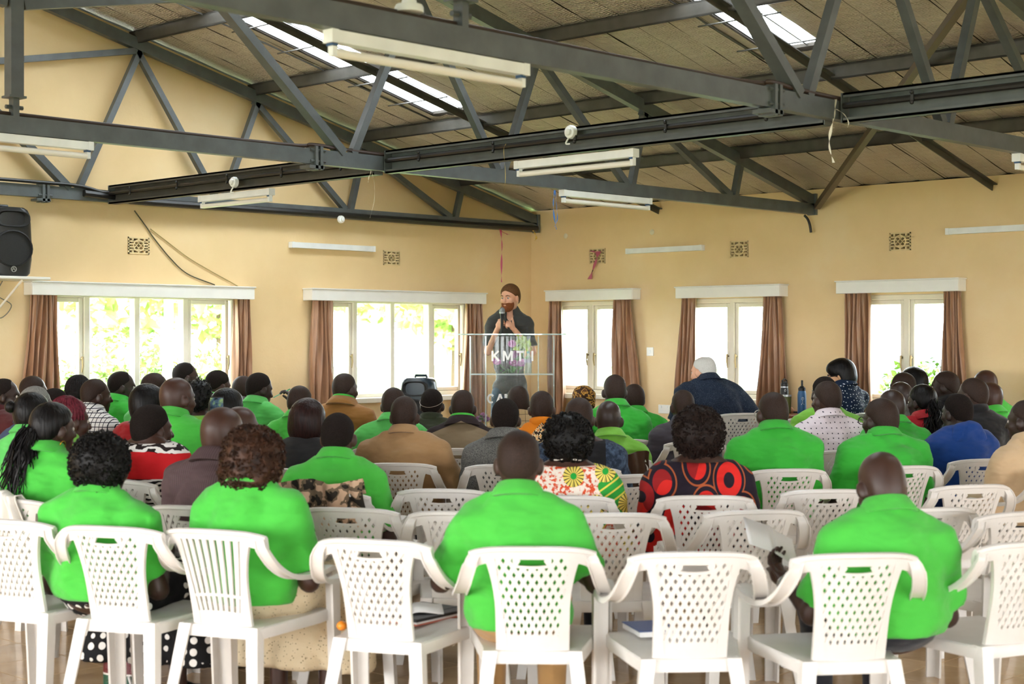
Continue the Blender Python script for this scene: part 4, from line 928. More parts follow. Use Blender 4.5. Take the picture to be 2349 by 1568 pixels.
def pat_flower(t):     # green and orange wax print with sunflower wheels
    v = t.coord(scale=(1, .02, 1), loc=(.03, 0, .02)); vo = t.node('ShaderNodeTexVoronoi', feature='F1'); vo.inputs['Scale'].default_value = 6.6; vo.inputs['Randomness'].default_value = .45; t.link(v, vo.inputs['Vector']); d = vo.outputs['Distance']; ps = vo.outputs['Position']
    sub = t.node('ShaderNodeVectorMath', operation='SUBTRACT'); t.link(v, sub.inputs[0]); sc = t.node('ShaderNodeVectorMath', operation='SCALE'); t.link(v, sc.inputs[0]); sc.inputs['Scale'].default_value = 6.6; t.link(sc.outputs[0], sub.inputs[0]); t.link(ps, sub.inputs[1]) if False else None
    sc2 = t.node('ShaderNodeVectorMath', operation='SCALE'); t.link(ps, sc2.inputs[0]); sc2.inputs['Scale'].default_value = 6.6; t.link(sc2.outputs[0], sub.inputs[1]); s_ = t.sep(sub.outputs[0])
    ang = t.math('ARCTAN2', s_[0], s_[2]); pet = t.math('LESS_THAN', t.math('FRACT', t.math('MULTIPLY', ang, 2.6)), .72)
    wav = t.ramp(t.noise(t.coord(), 60, 3), [(.42, lin('d9522a')), (.5, lin('efe2d4'))]); r = t.noise(t.coord(), 3.1, 1)
    st = stripes(t, 2, 1, 0, lin('2f9a3a'), lin('2f9a3a')); x = t.sep(t.coord()); dg = t.math('FRACT', t.math('MULTIPLY', t.math('SUBTRACT', x[2], t.math('MULTIPLY', x[0], .7)), 22)); st = t.mix(t.math('LESS_THAN', dg, .22), lin('2f9a3a'), lin('e3cf55'))
    c = t.mix(t.math('GREATER_THAN', r, .55), wav, st); petc = t.mix(pet, lin('1a1a1a'), lin('ecd667')); c = t.mix(t.math('LESS_THAN', d, .36), c, petc); return t.mix(t.math('LESS_THAN', d, .19), c, lin('23a03c'))
def pat_camo(t):
    n = t.noise(t.coord(), 16, 2); return t.ramp(n, [(.0, lin('2f2b25')), (.42, lin('2f2b25')), (.43, lin('7d6a55')), (.5, lin('7d6a55')), (.51, lin('d9b697')), (.75, lin('d9b697'))], 'CONSTANT')
def pat_orange(t):
    x = t.sep(t.coord()); r = t.math('ADD', t.math('ABSOLUTE', x[0]), t.math('MULTIPLY', t.math('ABSOLUTE', t.math('SUBTRACT', x[2], .90)), .9)); n = t.noise(t.coord(), 55, 2)
    pr = t.ramp(n, [(.40, lin('2a1812')), (.46, lin('f0d9a8')), (.54, lin('b9420f')), (.6, lin('e9c07e'))], 'CONSTANT'); return t.mix(t.math('LESS_THAN', r, .085), lin('d97a14'), pr)
def pat_lace(t):
    vo = t.node('ShaderNodeTexVoronoi', feature='F1'); vo.inputs['Scale'].default_value = 70; t.link(t.coord(), vo.inputs['Vector']); return t.mix(t.math('LESS_THAN', vo.outputs['Distance'], .2), lin('d9c7a6'), lin('8a7658'))
def pat_scarf(t): return t.ramp(t.noise(t.coord(), 30, 2), [(.4, lin('3a2212')), (.5, lin('b8863a')), (.58, lin('5b3a1d'))], 'CONSTANT')
def pat_sleeve(t):
    x = t.math('ABSOLUTE', t.sep(t.coord())[0]); dn = t.ramp(t.noise(t.coord(), 26, 4, .7), [(.45, lin('1d2738')), (.75, lin('55677f'))]); return t.mix(t.math('GREATER_THAN', x, .145), lin('121114'), dn)
def pat_yoke(t):
    x = t.sep(t.coord()); m = t.math('GREATER_THAN', t.math('SUBTRACT', x[2], t.math('MULTIPLY', t.math('ABSOLUTE', x[0]), -.42)), 1.005); return t.mix(m, lin('85735a'), lin('2b2021'))
CL = {'green': GREEN, 'green2': GREEN2, 'green3': GREEN3, 'lime': LIME,
 'darkred': fabric('dark_red_cloth', '4a1a1c'), 'navypin': patt('navy_pinstripe', pat_pin2), 'check': patt('black_white_check', pat_check), 'red': fabric('red_cloth', 'a3171d'), 'zebra': patt('red_and_zebra_shawl', pat_zebra), 'purple': patt('plum_pinstripe_suit', pat_pin), 'tanjacket': fabric('tan_corduroy', '9a6a35'), 'khaki': fabric('khaki_drill', 'a17d55'), 'olive': fabric('dark_olive_cloth', '343828'), 'taupe': patt('taupe_sweater_dark_yoke', pat_yoke), 'tweed': patt('grey_tweed', pat_tweed), 'beigegrid': patt('beige_window_check', pat_grid), 'orange': patt('orange_print_shirt', pat_orange), 'flower': patt('floral_wax_print', pat_flower), 'vest': patt('black_waistcoat_blue_sleeves', pat_sleeve), 'charcoal': fabric('charcoal_shirt', '3f3a40'), 'navyspeck': patt('speckled_navy_shirt', pat_speck), 'redring': patt('black_cloth_red_rings', pat_blobs), 'whitedot': patt('white_dotted_shirt', lambda t: dots(t, lin('d9ccd2'), lin('2b2a38'), 30, .12, .15)), 'navydot': patt('navy_dotted_shirt', lambda t: dots(t, lin('16263f'), lin('dfe6ee'), 34, .14, .7)), 'redjacket': fabric('red_jacket', 'a81420', .5), 'black': fabric('black_cloth', '131316'), 'denimblack': fabric('black_denim', '2b2b2d'), 'grey': fabric('grey_cloth', '55524e'), 'bluehood': fabric('royal_blue_fleece', '123a7e'), 'beige': fabric('beige_jacket', 'c4a884'), 'brownc': fabric('brown_coat', '48301f'), 'darkgrey': fabric('dark_grey_shirt', '3a3a38', fold=.6), 'teal': fabric('teal_cloth', '1c8a6c'),
 'jean': fabric('blue_jeans', '2c3c4c'), 'trou': fabric('dark_trousers', '24242a'), 'khakit': fabric('khaki_trousers', 'b08a5a'), 'polka': patt('black_white_polka_skirt', lambda t: dots(t, lin('141315'), lin('e6e2dc'), 21, .34, .2, 1.0)), 'lace': patt('cream_lace_skirt', pat_lace), 'blueskirt': fabric('blue_skirt', '1f63a8'), 'scarf': patt('brown_gold_headscarf', pat_scarf)}
M_SHOE = plain('black_shoe_leather', '141212', .35); M_GOLD = plain('gold_earring', 'd0a43c', .25, 1.0); M_SPEC = plain('glasses_frame', '22201f', .3)
EYE_ME = None
def person(px, py, Z, phi, hy=0, hp=0, sk='d1', hair='stubble', hc=None, shirt='green', collar='polo', sleeve='short', legs='trou', build=1.0, lean=.0, side=0.0, arms='lap', label='', hs=1.0, hx=0.0, stand=0.0, hr=0.0, detail=1.0, glasses=False, beard=False, base=0.0, collar_mat=None, female=False, extra=None, headw=None, dn=.035):
    hb = {'afro': .035, 'curls': .03, 'bob': .012, 'straight': .012}.get(hair, .004)
    H = CAMH-(py-HYP)*Z/FPX-base-hb             # height of the crown above this person's floor
    seatz = SEAT; f = .93 if female else 1.0; B = build*f; D = detail
    a = heading(phi); hh = .235*hs
    nb = H-.272*hs+dn; sh = nb-.055; hipz = seatz+.085 if not stand else .95
    ln = lean; ny = -.09+ln; hx0 = side
    ho = np.array([hx0*1.15+hx, ny+.045+ln*.25, H-.127*hs])     # head origin (ear level)
    HM = rotz(R(-hy)) @ rotx(R(hp)) @ roty(R(hr))
    hp_ = lambda v: ho+HM @ (np.array(v)*hs)
    tor = np.array([0, -.07, hipz]); nk = np.array([hx0, ny, nb])
    mix = lambda t, z: np.array([hx0*t, (1-t)*-.06+t*ny-.035*math.sin(PI*t), z])
    chz = sh-.11; bez_ = (hipz+chz)/2-.02
    SHW = .178*B
    ARM = {}
    for sg in (-1, 1):
        S = np.array([sg*SHW+hx0, ny-.005, sh-.045])
        if arms == 'wide': E, Wp = S+np.array([sg*.105, .04, -.20]), np.array([sg*.20+hx0*.5, .27, seatz+.20])
        elif arms == 'stand': E, Wp = S+np.array([sg*.04, -.03, -.29]), np.array([sg*.22, .05, hipz-.12])
        else: E, Wp = S+np.array([sg*.055, .05, -.27]), np.array([sg*.09+hx0*.4, .30, seatz+.17])
        if arms == 'read' and sg < 0: E, Wp = S+np.array([-.06, .10, -.26]), S+np.array([-.10, .30, -.17])
        if arms == 'chin' and sg > 0: E, Wp = S+np.array([.10, .12, -.24]), ho+np.array([.20, .16, -.10])
        if arms == 'akimbo' and sg > 0: E, Wp = S+np.array([.19, -.04, -.22]), np.array([.20, .12, hipz+.04])
        if arms == 'akimbo' and sg < 0: E, Wp = S+np.array([-.02, .10, -.26]), np.array([-.12, .35, hipz+.05])
        if arms == 'mic' and sg > 0: E, Wp = S+np.array([.05, .03, -.27]), S+np.array([-.035, .19, -.055])
        if arms == 'mic' and sg < 0: E, Wp = S+np.array([-.06, .01, -.27]), S+np.array([.115, .18, -.065])
        if arms == 'desk': E, Wp = S+np.array([sg*.06, .12, -.23]), np.array([sg*.08-.05, .46, .77+.03])
        ARM[sg] = (S, E, Wp)
    if stand:
        LEG = {sg: (np.array([sg*.09, -.02, .90]), np.array([sg*.12, .02, .48]), np.array([sg*.13, -.02, .07]), np.array([sg*.15, .12, .035])) for sg in (-1, 1)}
    else:
        LEG = {sg: (np.array([sg*.085, -.03, hipz]), np.array([sg*.12, .36, seatz+.075]), np.array([sg*.115, .35, .08]), np.array([sg*.13, .47, .035])) for sg in (-1, 1)}
    b = 0.0
    gf = .0105/D; gc = .022/min(D, 1.3)
    xs = fine(-.52+min(0, hx0), .52+max(0, hx0), ho[0]-.11, ho[0]+.11, gf, gc); ys = fine(-.36+min(0, ln), .62, ho[1]-.14, ho[1]+.14, gf, gc)
    zt = H+.03
    zs = np.concatenate([axis((-.02, hipz-.15, .03)), axis((hipz-.15+.02, nb-.06, gc*.9), (nb-.06, zt, gf))])
    F = Field(xs, ys, zs)
    w = B
    def torso(Fd, g):
        Fd.ell(mix(0, hipz+.0)+[0, .01, 0], (.172*w, .135*w, .12), .05, grow=g)
        Fd.ell(mix(.35, bez_), (.148*w, .105*w*(1.0+.25*(B-1)), max(.14, (chz-hipz)*.55)), .07, grow=g)
        Fd.ell(mix(.75, chz), (.162*w, .108*w, .165), .07, grow=g)
        [Fd.cap(nk+[0, 0, sh-nb-.02], nk+[sg*SHW*.9, 0, sh-nb-.048], .058, .052, .06, grow=g) for sg in (-1, 1)]
        for sg in (-1, 1): Fd.cap(nk+[sg*.125*w, -.005, -.055], nk+[sg*.02, .0, .02], .044, .036, .05, grow=g)
    def legs_(Fd, g, k=.03):
        for sg in (-1, 1):
            h_, kn, an, to = LEG[sg]; Fd.cap(h_, kn, .082*w, .058, k, grow=g); Fd.cap(kn, an, .054, .036, k, grow=g)
    torso(F, 0); legs_(F, 0)
    for sg in (-1, 1):
        S, E, Wp = ARM[sg]; F.cap(S, E, .046*w, .038*w, .035); F.cap(E, Wp, .037*w, .025, .02)
        F.cap(LEG[sg][2], LEG[sg][3], .032, .024, .02)
        if not (detail > 1.5 and arms == 'mic'):
            d = (Wp-E)/np.linalg.norm(Wp-E); F.ell(Wp+d*.05, (.030, .032, .045), .02, M=None); F.cap(Wp+d*.06, Wp+d*.125+[0, .0, -.02], .024, .014, .02)
    nr = .050*hs if female else .057*hs
    F.cap(nk+[0, -.002, -.02], hp_((0, -.018, -.045)), nr*1.05, nr*.98, .03)
    # head
    hw = headw or 1.0
    F.ell(hp_((0, -.014, .045)), np.array((.0755*hw, .096, .083))*hs, .03, HM); F.ell(hp_((0, .034, -.032)), np.array((.056*hw, .058, .080))*hs, .04, HM); F.ell(hp_((0, -.045, -.005)), np.array((.066*hw, .058, .072))*hs, .03, HM)
    F.cap(hp_((0, .088, .012)), hp_((0, .106, -.026)), .010*hs, .0145*hs, .014); F.ell(hp_((0, .072, .028)), np.array((.05, .018, .012))*hs, .02, HM)
    F.ell(hp_((0, .083, -.056)), np.array((.024, .014, .014))*hs, .012, HM); F.ell(hp_((0, .068, -.092)), np.array((.024, .02, .018))*hs, .02, HM)
    for sg in (-1, 1):
        F.ell(hp_((sg*.032, .088, .006)), np.array((.016, .012, .011))*hs, .012, HM, sub=True)
        F.ell(hp_((sg*.045, .062, -.022)), np.array((.02, .02, .018))*hs, .02, HM)
        if hair not in ('afro', 'bob', 'curls', 'scarf'): F.ell(hp_((sg*.079*hw, -.006, -.006)), np.array((.013, .022, .033))*hs, .008, HM @ rotz(R(-sg*28)) @ rotx(R(-8)))
    V, Q = F.nets()
    if extra and 'hands' in extra:
        for hv, hq in extra['hands'](ARM, S): Q = np.concatenate([Q, hq+len(V)]); V = np.concatenate([V, hv])
    # place: head sits on the ray (px, Z)
    hd = at(px, py, Z); rz = rotz(a); org = np.array([hd[0], hd[1], 0])-rz @ np.array([ho[0], ho[1], 0]); org[2] = base
    o = link('person', np_mesh('person', V, Q), SKINS[sk]); o.location = org; o.rotation_euler = (0, 0, a); tag(o, label, 'person')
    # shirt
    gs = .019/min(D, 1.35)
    lo_h = seatz+.045 if not stand else .88
    Fs = Field(axis((-.50, .50, gs)), axis((-.34, .48, gs)), axis((lo_h-.02 if not stand else .84, nb+.10, gs)))
    jk = .012 if sleeve == 'long' else .006
    torso(Fs, .010+jk)
    if not stand: Fs.ell(mix(0, hipz+.03)+[0, -.005, 0], (.178*w, .142*w, .13), .06, grow=jk); Fs.plane((0, .10, 0), (0, 1, -.0)) if False else None
    for sg in (-1, 1):
        S, E, Wp = ARM[sg]; g = .018+jk
        if sleeve == 'long': Fs.cap(S, E, .046*w, .038*w, .045, grow=g-.004); Fs.cap(E, E+(Wp-E)*.92, .038*w, .027, .025, True, grow=g-.004)
        elif sleeve == 'short': Fs.cap(S, S+(E-S)*.80, .047*w, .044*w, .05, True, grow=g)
        elif sleeve == 'elbow': Fs.cap(S, E, .046*w, .038*w, .045, grow=g); Fs.cap(E, E+(Wp-E)*.25, .036*w, .036, .02, True, grow=g)
    Fs.wrinkle(.0050 if sleeve != 'long' else .0056, int(px)*7+int(py))
    Fs.plane((0, 0, lo_h+.005), (0, 0, -1))
    if collar != 'low': Fs.plane(nk+[0, 0, .032], (0, .25, 1))
    if collar == 'open': Fs.ell(nk+[0, .10, .0], (.040, .075, .085), .01, sub=True)
    if collar == 'low': Fs.plane(nk+[0, 0, .002], (0, -.12, 1))
    V, Q = Fs.nets(); so = link('shirt', np_mesh('shirt', V, Q), CL[shirt], o)
    if collar in ('polo', 'jacket', 'band', 'hood', 'open'):
        r0 = (nr+.012) if collar != 'jacket' else nr+.022
        prof = {'polo': [(0, -.012), (-.004, .036), (.002, .041), (.007, .036), (.032, -.006), (.036, -.016), (.028, -.02)], 'jacket': [(0, -.02), (-.004, .030), (.004, .036), (.012, .03), (.04, -.012), (.044, -.03), (.03, -.034)], 'open': [(0, -.012), (-.004, .036), (.002, .041), (.007, .036), (.034, -.010), (.038, -.022), (.03, -.026)], 'band': [(0, -.012), (-.003, .03), (.004, .034), (.010, .03), (.014, -.012), (.008, -.02)], 'hood': [(.01, -.02), (.02, .03), (.05, .035), (.085, .0), (.085, -.05), (.05, -.06)]}[collar]
        cb = MB(); n = 28; cen = nk+[0, .004, .022]; tl = rotx(R(-16-20*ln)); rings = []
        for r_, z_ in prof:
            ring = []
            for t in (np.linspace(0, 2*PI, n, endpoint=False) if collar != 'open' else np.linspace(PI/2+.42, 2.5*PI-.42, n)):
                fr = max(0, math.sin(t)); rr = r0+r_*(1-.25*fr); ring.append(cen+tl @ np.array([rr*1.04*math.cos(t), rr*1.10*math.sin(t)+.004, z_-.02*fr*fr+(.05*max(0, -math.sin(t))*(-z_ > 0)*-1 if collar == 'hood' else 0)]))
            rings.append(ring)
        cb.loft(rings+[rings[0]], closed=collar != 'open', caps=False); cb.build('collar', CL[collar_mat or shirt], so, 60)
        if collar_mat == 'green' and shirt != 'green': pass
    # lower garment
    if legs in ('polka', 'lace', 'blueskirt', 'redskirt'):
        Ft = Field(axis((-.42, .42, .022)), axis((-.26, .60, .022)), axis((.10, hipz+.12, .022)))
        Ft.ell(mix(0, hipz)+[0, .02, -.01], (.19*w, .16*w, .115), .05); Ft.cap((-.11, .05, hipz-.02), (-.16, .40, hipz-.03), .11, .10, .09); Ft.cap((.11, .05, hipz-.02), (.16, .40, hipz-.03), .11, .10, .09)
        for x in (-.18, 0, .18): Ft.cap((x, .40, hipz-.05), (x*1.25, .34, .16), .10, .115, .09)
        Ft.wrinkle(.006, int(px), 14); Ft.plane((0, 0, .17), (0, 0, -1)); nm = 'skirt'
    else:
        Ft = Field(axis((-.30, .30, .022)), axis((-.26, .52, .022)), np.concatenate([axis((.03, hipz+.13, .024))]))
        Ft.ell(mix(0, hipz), (.176*w, .14*w, .115), .04); legs_(Ft, .014, .03); Ft.plane((0, 0, .075), (0, 0, -1)); nm = 'trousers'
    V, Q = Ft.nets(); link(nm, np_mesh(nm, V, Q), CL[legs], o)
    for sg in (-1, 1):
        t_ = LEG[sg][3]; c = LEG[sg][2]; MB().loft([[np.array([t_[0]+math.cos(q)*.045*kx, yy+math.sin(q)*0, z0+zz*(.5+.5*math.sin(q))]) for q in np.linspace(0, 2*PI, 12, endpoint=False)] for yy, kx, z0, zz in ((c[1]-.06, .5, .005, .06), (c[1]-.04, .8, 0, .085), (c[1]+.03, .9, 0, .09), (t_[1], 1.0, 0, .06), (t_[1]+.06, .85, 0, .045), (t_[1]+.09, .35, .006, .025))]).build('shoe', M_SHOE, o, 50)
    # hair
    make_hair(o, hair, hc, ho, HM, hs, hw, hp_, px, female, D)
    # eyes
    for sg in (-1, 1):
        e_ = MB().ball((0, 0, 0), .0105*hs, 10, 7).build('eye', M_EYEW, o, 80); e_.location = hp_((sg*.032, .0775, .006)); i_ = MB().ball((0, 0, 0), .0066*hs, 8, 5).build('iris', M_EYED, e_, 80); i_.location = HM @ np.array([0, .0052*hs, 0])
    if glasses:
        g = MB()
        for sg in (-1, 1):
            N = 14; g.loft([[hp_((sg*.034+math.cos(t)*r_*1.15, .104+dy, .004+math.sin(t)*r_)) for r_, dy in ((.019, 0), (.0225, 0), (.0225, .004), (.019, .004))] for t in np.linspace(0, 2*PI, N+1)], caps=False)
            g.tube([hp_((sg*.058, .104, .01)), hp_((sg*.078*hw, .06, .012)), hp_((sg*.082*hw, -.01, .012)), hp_((sg*.08*hw, -.02, -.002))], .0022*hs, 6)
        g.tube([hp_((-.013, .106, .008)), hp_((.013, .106, .008))], .002, 6); g.build('glasses', M_SPEC if glasses is True else plain('pale_glasses_frame', 'c9c4bc', .3), o)
    if beard:
        Fb = Field(*[axis((ho[i]-.13, ho[i]+.13, .007)) for i in range(3)]); Fb.ell(hp_((0, .038, -.05)), np.array((.062, .062, .075))*hs, .02, HM); Fb.ell(hp_((0, .07, -.092)), np.array((.032, .03, .03))*hs, .03, HM); Fb.ell(hp_((0, .088, -.042)), np.array((.03, .014, .009))*hs, .012, HM)
        Fb.plane(hp_((0, .05, -.030)), HM @ np.array([0, .28, 1.0])); Fb.ell(hp_((0, .108, -.063)), np.array((.023, .022, .009))*hs, .005, HM, sub=True); Fb.plane(hp_((0, -.008, 0)), HM @ np.array([0, -1.0, 0])); V, Q = Fb.nets(); link('beard', np_mesh('beard', V, Q), HAIR['beard'], o)
    if sk in ('p1', 'p2') and hair != 'thin':
        for sg in (-1, 1): MB().tube([hp_((sg*.014, .094, .026)), hp_((sg*.034, .092, .031)), hp_((sg*.052, .077, .025))], [.004*hs, .0048*hs, .0025*hs], 6).build('eyebrow', HAIR['auburn' if sk == 'p1' else 'black'], o)
    if extra and 'add' in extra: extra['add'](o, so, dict(ho=ho, HM=HM, hp=hp_, ARM=ARM, nk=nk, mix=mix, hipz=hipz, w=w, sh=sh))
    return o, org, a, ARM, ho
def hand(Wp, d, n, side, curl=(.9, 1.1, .7), thumb=(.8, .5), g=.0055, spread=.0):
    # wrist, forward direction, palm normal (fingers curl towards it), thumb side
    d = np.array(d, float); d /= np.linalg.norm(d); n = np.array(n, float); n -= d*(n @ d); n /= np.linalg.norm(n); s_ = np.cross(n, d); s_ = s_ if s_ @ np.array(side, float) > 0 else -s_
    M = np.stack([s_, d, n], 1); W_ = np.array(Wp, float)
    Fd = Field(*[axis((W_[i]-.17, W_[i]+.17, g)) for i in range(3)])
    Fd.cap(W_-d*.03, W_+d*.02, .023, .022, .01); Fd.ell(W_+d*.05, (.038, .046, .0145), .012, M); Fd.ell(W_+d*.035+s_*.018+n*.006, (.018, .03, .014), .012, M)
    for off, L in ((.029, .070), (.0095, .078), (-.010, .072), (-.028, .056)):
        p = W_+d*.088+s_*off-d*abs(off)*.18; ang = 0.0; q = p.copy()
        for k, (c, l) in enumerate(zip(curl, (.44, .32, .24))):
            ang += c; v = d*math.cos(ang)+n*math.sin(ang)+s_*off*spread; v /= np.linalg.norm(v); q2 = q+v*L*l; Fd.cap(q, q2, .0098-.0012*k, .0090-.0012*k, .003); q = q2
    t0 = W_+d*.025+s_*.030+n*.004; v = s_*thumb[0]+d*(1-thumb[0]*.5)+n*thumb[1]*.6; v /= np.linalg.norm(v); t1 = t0+v*.040; v2 = v+d*.45+n*thumb[1]*.4; v2 /= np.linalg.norm(v2); t2 = t1+v2*.036
    Fd.cap(t0, t1, .0135, .011, .008); Fd.cap(t1, t2, .0108, .0088, .004)
    return Fd.nets()
def coil(b, p, n_, r, rad, q, turns=1.3, seg=7):      # one little curl
    u = np.cross(n_, q.normal(size=3)); u /= np.linalg.norm(u)+1e-9; v = np.cross(n_, u); pts = []
    for i in range(seg):
        t = i/(seg-1)*turns*2*PI; pts.append(p+u*r*math.cos(t)+v*r*math.sin(t)*.6+n_*(r*math.sin(t)*.8))
    b.tube(pts, rad, 4, caps=False)
def make_hair(o, style, hc, ho, HM, hs, hw, hp_, px, female, D):
    if style in (None, 'bald'): return
    g = .0095 if D < 1.2 else .008; q = np.random.default_rng(int(px))
    def cap_field(grow, rx=(.0755, .096, .083), ext=.17):
        Fh = Field(*[axis((ho[i]-ext, ho[i]+ext, g)) for i in range(3)]); Fh.ell(hp_((0, -.014, .045)), np.array((rx[0]*hw, rx[1], rx[2]))*hs, .03, HM, grow=grow); Fh.ell(hp_((0, -.045, -.005)), np.array((.066*hw, .058, .072))*hs, .03, HM, grow=grow); return Fh
    mat = HAIR[hc or {'stubble': 'stubble', 'short': 'black', 'afro': 'curl', 'curls': 'curl', 'bob': 'sleek', 'bun': 'sleek', 'pony': 'sleek', 'braids': 'braid', 'straight': 'sleek'}.get(style, 'black')] if style != 'scarf' else CL['scarf']
    hl = lambda p, n: (hp_(p), HM @ np.array(n, float))
    if style in ('stubble', 'short', 'flat', 'crop', 'thin'):
        gr = {'stubble': .0028, 'short': .0048, 'flat': .016, 'crop': .004, 'thin': .006}[style]+(.007 if hc == 'auburn' else 0)
        Fh = cap_field(gr); fr_ = .018 if hc == 'auburn' else 0; Fh.plane(*hl((0, .066+fr_, .075), (0, .62, -.78))); Fh.plane(*hl((0, -.04, -.066), (0, .25, -1)))
        Fh.plane(*hl((0, .058+fr_, 0), (0, 1, .0 if fr_ else .15)))
        for sg in (-1, 1): Fh.ell(hp_((sg*.08*hw, .012, -.022)), np.array((.024, .032, .044))*hs, .01, HM, sub=True)
        if style == 'thin': Fh.ell(hp_((0, .02, .145)), np.array((.055, .075, .045))*hs, .02, HM, sub=True)
        V, Q = Fh.nets(); link('hair', np_mesh('hair', V, Q), mat, o); return
    if style in ('afro', 'curls'):
        Fh = Field(*[axis((ho[i]-.22, ho[i]+.22, .012)) for i in range(3)]); rr = (.113*hw, .115, .104) if style == 'afro' else (.112, .114, .105)
        Fh.ell(hp_((0, -.032, .050)), np.array(rr)*hs, .03, HM); 
        if style == 'curls': Fh.ell(hp_((0, -.05, -.03)), np.array((.112, .075, .085))*hs, .05, HM)
        else: Fh.ell(hp_((0, -.055, -.005)), np.array((.097*hw, .075, .085))*hs, .05, HM)
        X, Y, Z_ = Fh.P((slice(None),)*3); Fh.F = Fh.F+np.float32(.0055)*(np.sin(X*105+1)*np.sin(Y*98+2)*np.sin(Z_*110)+.7*np.sin(X*63+Y*41)*np.sin(Z_*57+Y*33)); Fh.plane(*hl((0, .058, .02), (0, 1, .1))); Fh.plane(*hl((0, -.05, -.098 if style == 'curls' else -.075), (0, .2, -1)))
        V, Q = Fh.nets(); me = np_mesh('hair', V, Q); ho_ = link('hair', me, mat, o)
        cb = MB(); N = 620 if D > 1 else 260; nv = np.zeros(len(V)*3, np.float32); me.vertices.foreach_get('normal', nv); nv = nv.reshape(-1, 3)
        for i in q.integers(0, len(V), N): coil(cb, V[i]+nv[i]*.003, nv[i].astype(float), q.uniform(.006, .011)*(1.5 if hc == 'curlbrown' else 1.1), q.uniform(.0018, .0032), q)
        cb.build('curls', mat if hc != 'curlbrown' else HAIR['curlbrown'], ho_, 80); return
    if style in ('bob', 'straight'):
        Fh = cap_field(.014 if style == 'bob' else .016, ext=.2); w = .096 if style == 'bob' else .090
        Fh.ell(hp_((0, -.03, .03)), np.array((w, .104, .098))*hs, .03, HM); Fh.ell(hp_((0, -.045, -.045)), np.array((w*.98, .075, .075 if style == 'bob' else .05))*hs, .05, HM)
        if style == 'bob': Fh.plane(*hl((0, .052, .0), (0, 1, -.25)))
        Fh.plane(*hl((0, 0, -.112 if style == 'bob' else -.072), (0, .15, -1)))
        for sg in (-1, 1):
            if style == 'straight': Fh.ell(hp_((sg*.085, .055, -.045)), np.array((.05, .06, .06))*hs, .02, HM, sub=True)
        if style == 'straight': Fh.ell(hp_((0, .045, .078)), np.array((.069, .045, .042))*hs, .03, HM); Fh.ell(hp_((0, .11, -.02)), np.array((.075, .06, .075))*hs, .015, HM, sub=True)
        V, Q = Fh.nets(); ho_ = link('hair', np_mesh('hair', V, Q), mat, o)
        st = MB()
        for i in range(36):
            t = q.uniform(-1, 1)*1.9-PI/2; pts = []
            for k in range(6): e = k/5; th = 1.35*e+.15; pts.append(hp_((w*1.03*math.sin(th)*math.cos(t), -.03+.106*math.sin(th)*math.sin(t), .03+.101*math.cos(th)-(.05*max(0, e-.6)))))
            st.tube(pts, [.002, .004, .005, .005, .004, .002], 4, caps=False)
        st.build('strands', mat, ho_, 80); return
    if style in ('bun', 'pony', 'braids', 'redbraids'):
        Fh = cap_field(.009, ext=.17); Fh.plane(*hl((0, .062, .062), (0, .66, -.75))); Fh.plane(*hl((0, -.02, -.06), (0, .35, -1)))
        for sg in (-1, 1): Fh.ell(hp_((sg*.08, .014, -.024)), np.array((.022, .03, .04))*hs, .01, HM, sub=True)
        V, Q = Fh.nets(); ho_ = link('hair', np_mesh('hair', V, Q), mat, o); tl = MB()
        if style == 'bun': tl.ball(hp_((-.045, -.115, .055)), (.034*hs, .034*hs, .034*hs), 14, 10); nm = 'bun'
        elif style == 'pony':
            nm = 'ponytail'
            for i in range(240):
                a0 = q.normal(0, 1, 3)*np.array([.014, .012, .014]); ph = q.uniform(0, 6); am = q.uniform(.008, .022); L = q.uniform(.22, .36); pts = []
                for k in range(9): e = k/8; pts.append(hp_((-.02, -.105, -.0))+a0*(1+2.2*e)+np.array([am*math.sin(ph+e*9)-.03*e, -.035*math.sin(e*2.2)-.01*e, -L*e])+np.array([0, -.02*(1-e), 0]))
                tl.tube(pts, [.003, .004, .0042, .0042, .004, .0035, .003, .002, .001], 4, caps=False)
            tl.ball(hp_((-.01, -.105, .0)), .024, 10, 7)
        else:
            nm = 'braids'
            for i in range(26):
                t = -PI/2+(i/25-.5)*4.2; pts = []
                for k in range(8): e = k/7; th = .15+1.5*e; pts.append(hp_((.086*hw*math.sin(th)*math.cos(t), -.014+.106*math.sin(th)*math.sin(t), .045+.094*math.cos(th)-.02*e*e)))
                tl.tube(pts, .0055*hs, 5, caps=False)
            if style == 'braids':
                for i in range(16):
                    ph = q.uniform(0, 6); pts = [hp_((.01+q.normal(0, .012), -.108, .0+q.normal(0, .012)))+np.array([.012*math.sin(ph+k)*k/5, -.008*k, -.028*k]) for k in range(7)]; tl.tube(pts, [.006]*6+[.003], 5, caps=False)
        tl.build(nm, mat, ho_, 80); return
    if style == 'scarf':
        Fh = cap_field(.016, ext=.19); Fh.ell(hp_((0, -.07, .07)), np.array((.07, .06, .06))*hs, .05, HM); Fh.plane(*hl((0, .06, .05), (0, .7, -.7))); Fh.plane(*hl((0, -.02, -.06), (0, .3, -1))); Fh.wrinkle(.002, 3, 16); V, Q = Fh.nets(); link('headscarf', np_mesh('headscarf', V, Q), CL['scarf'], o)
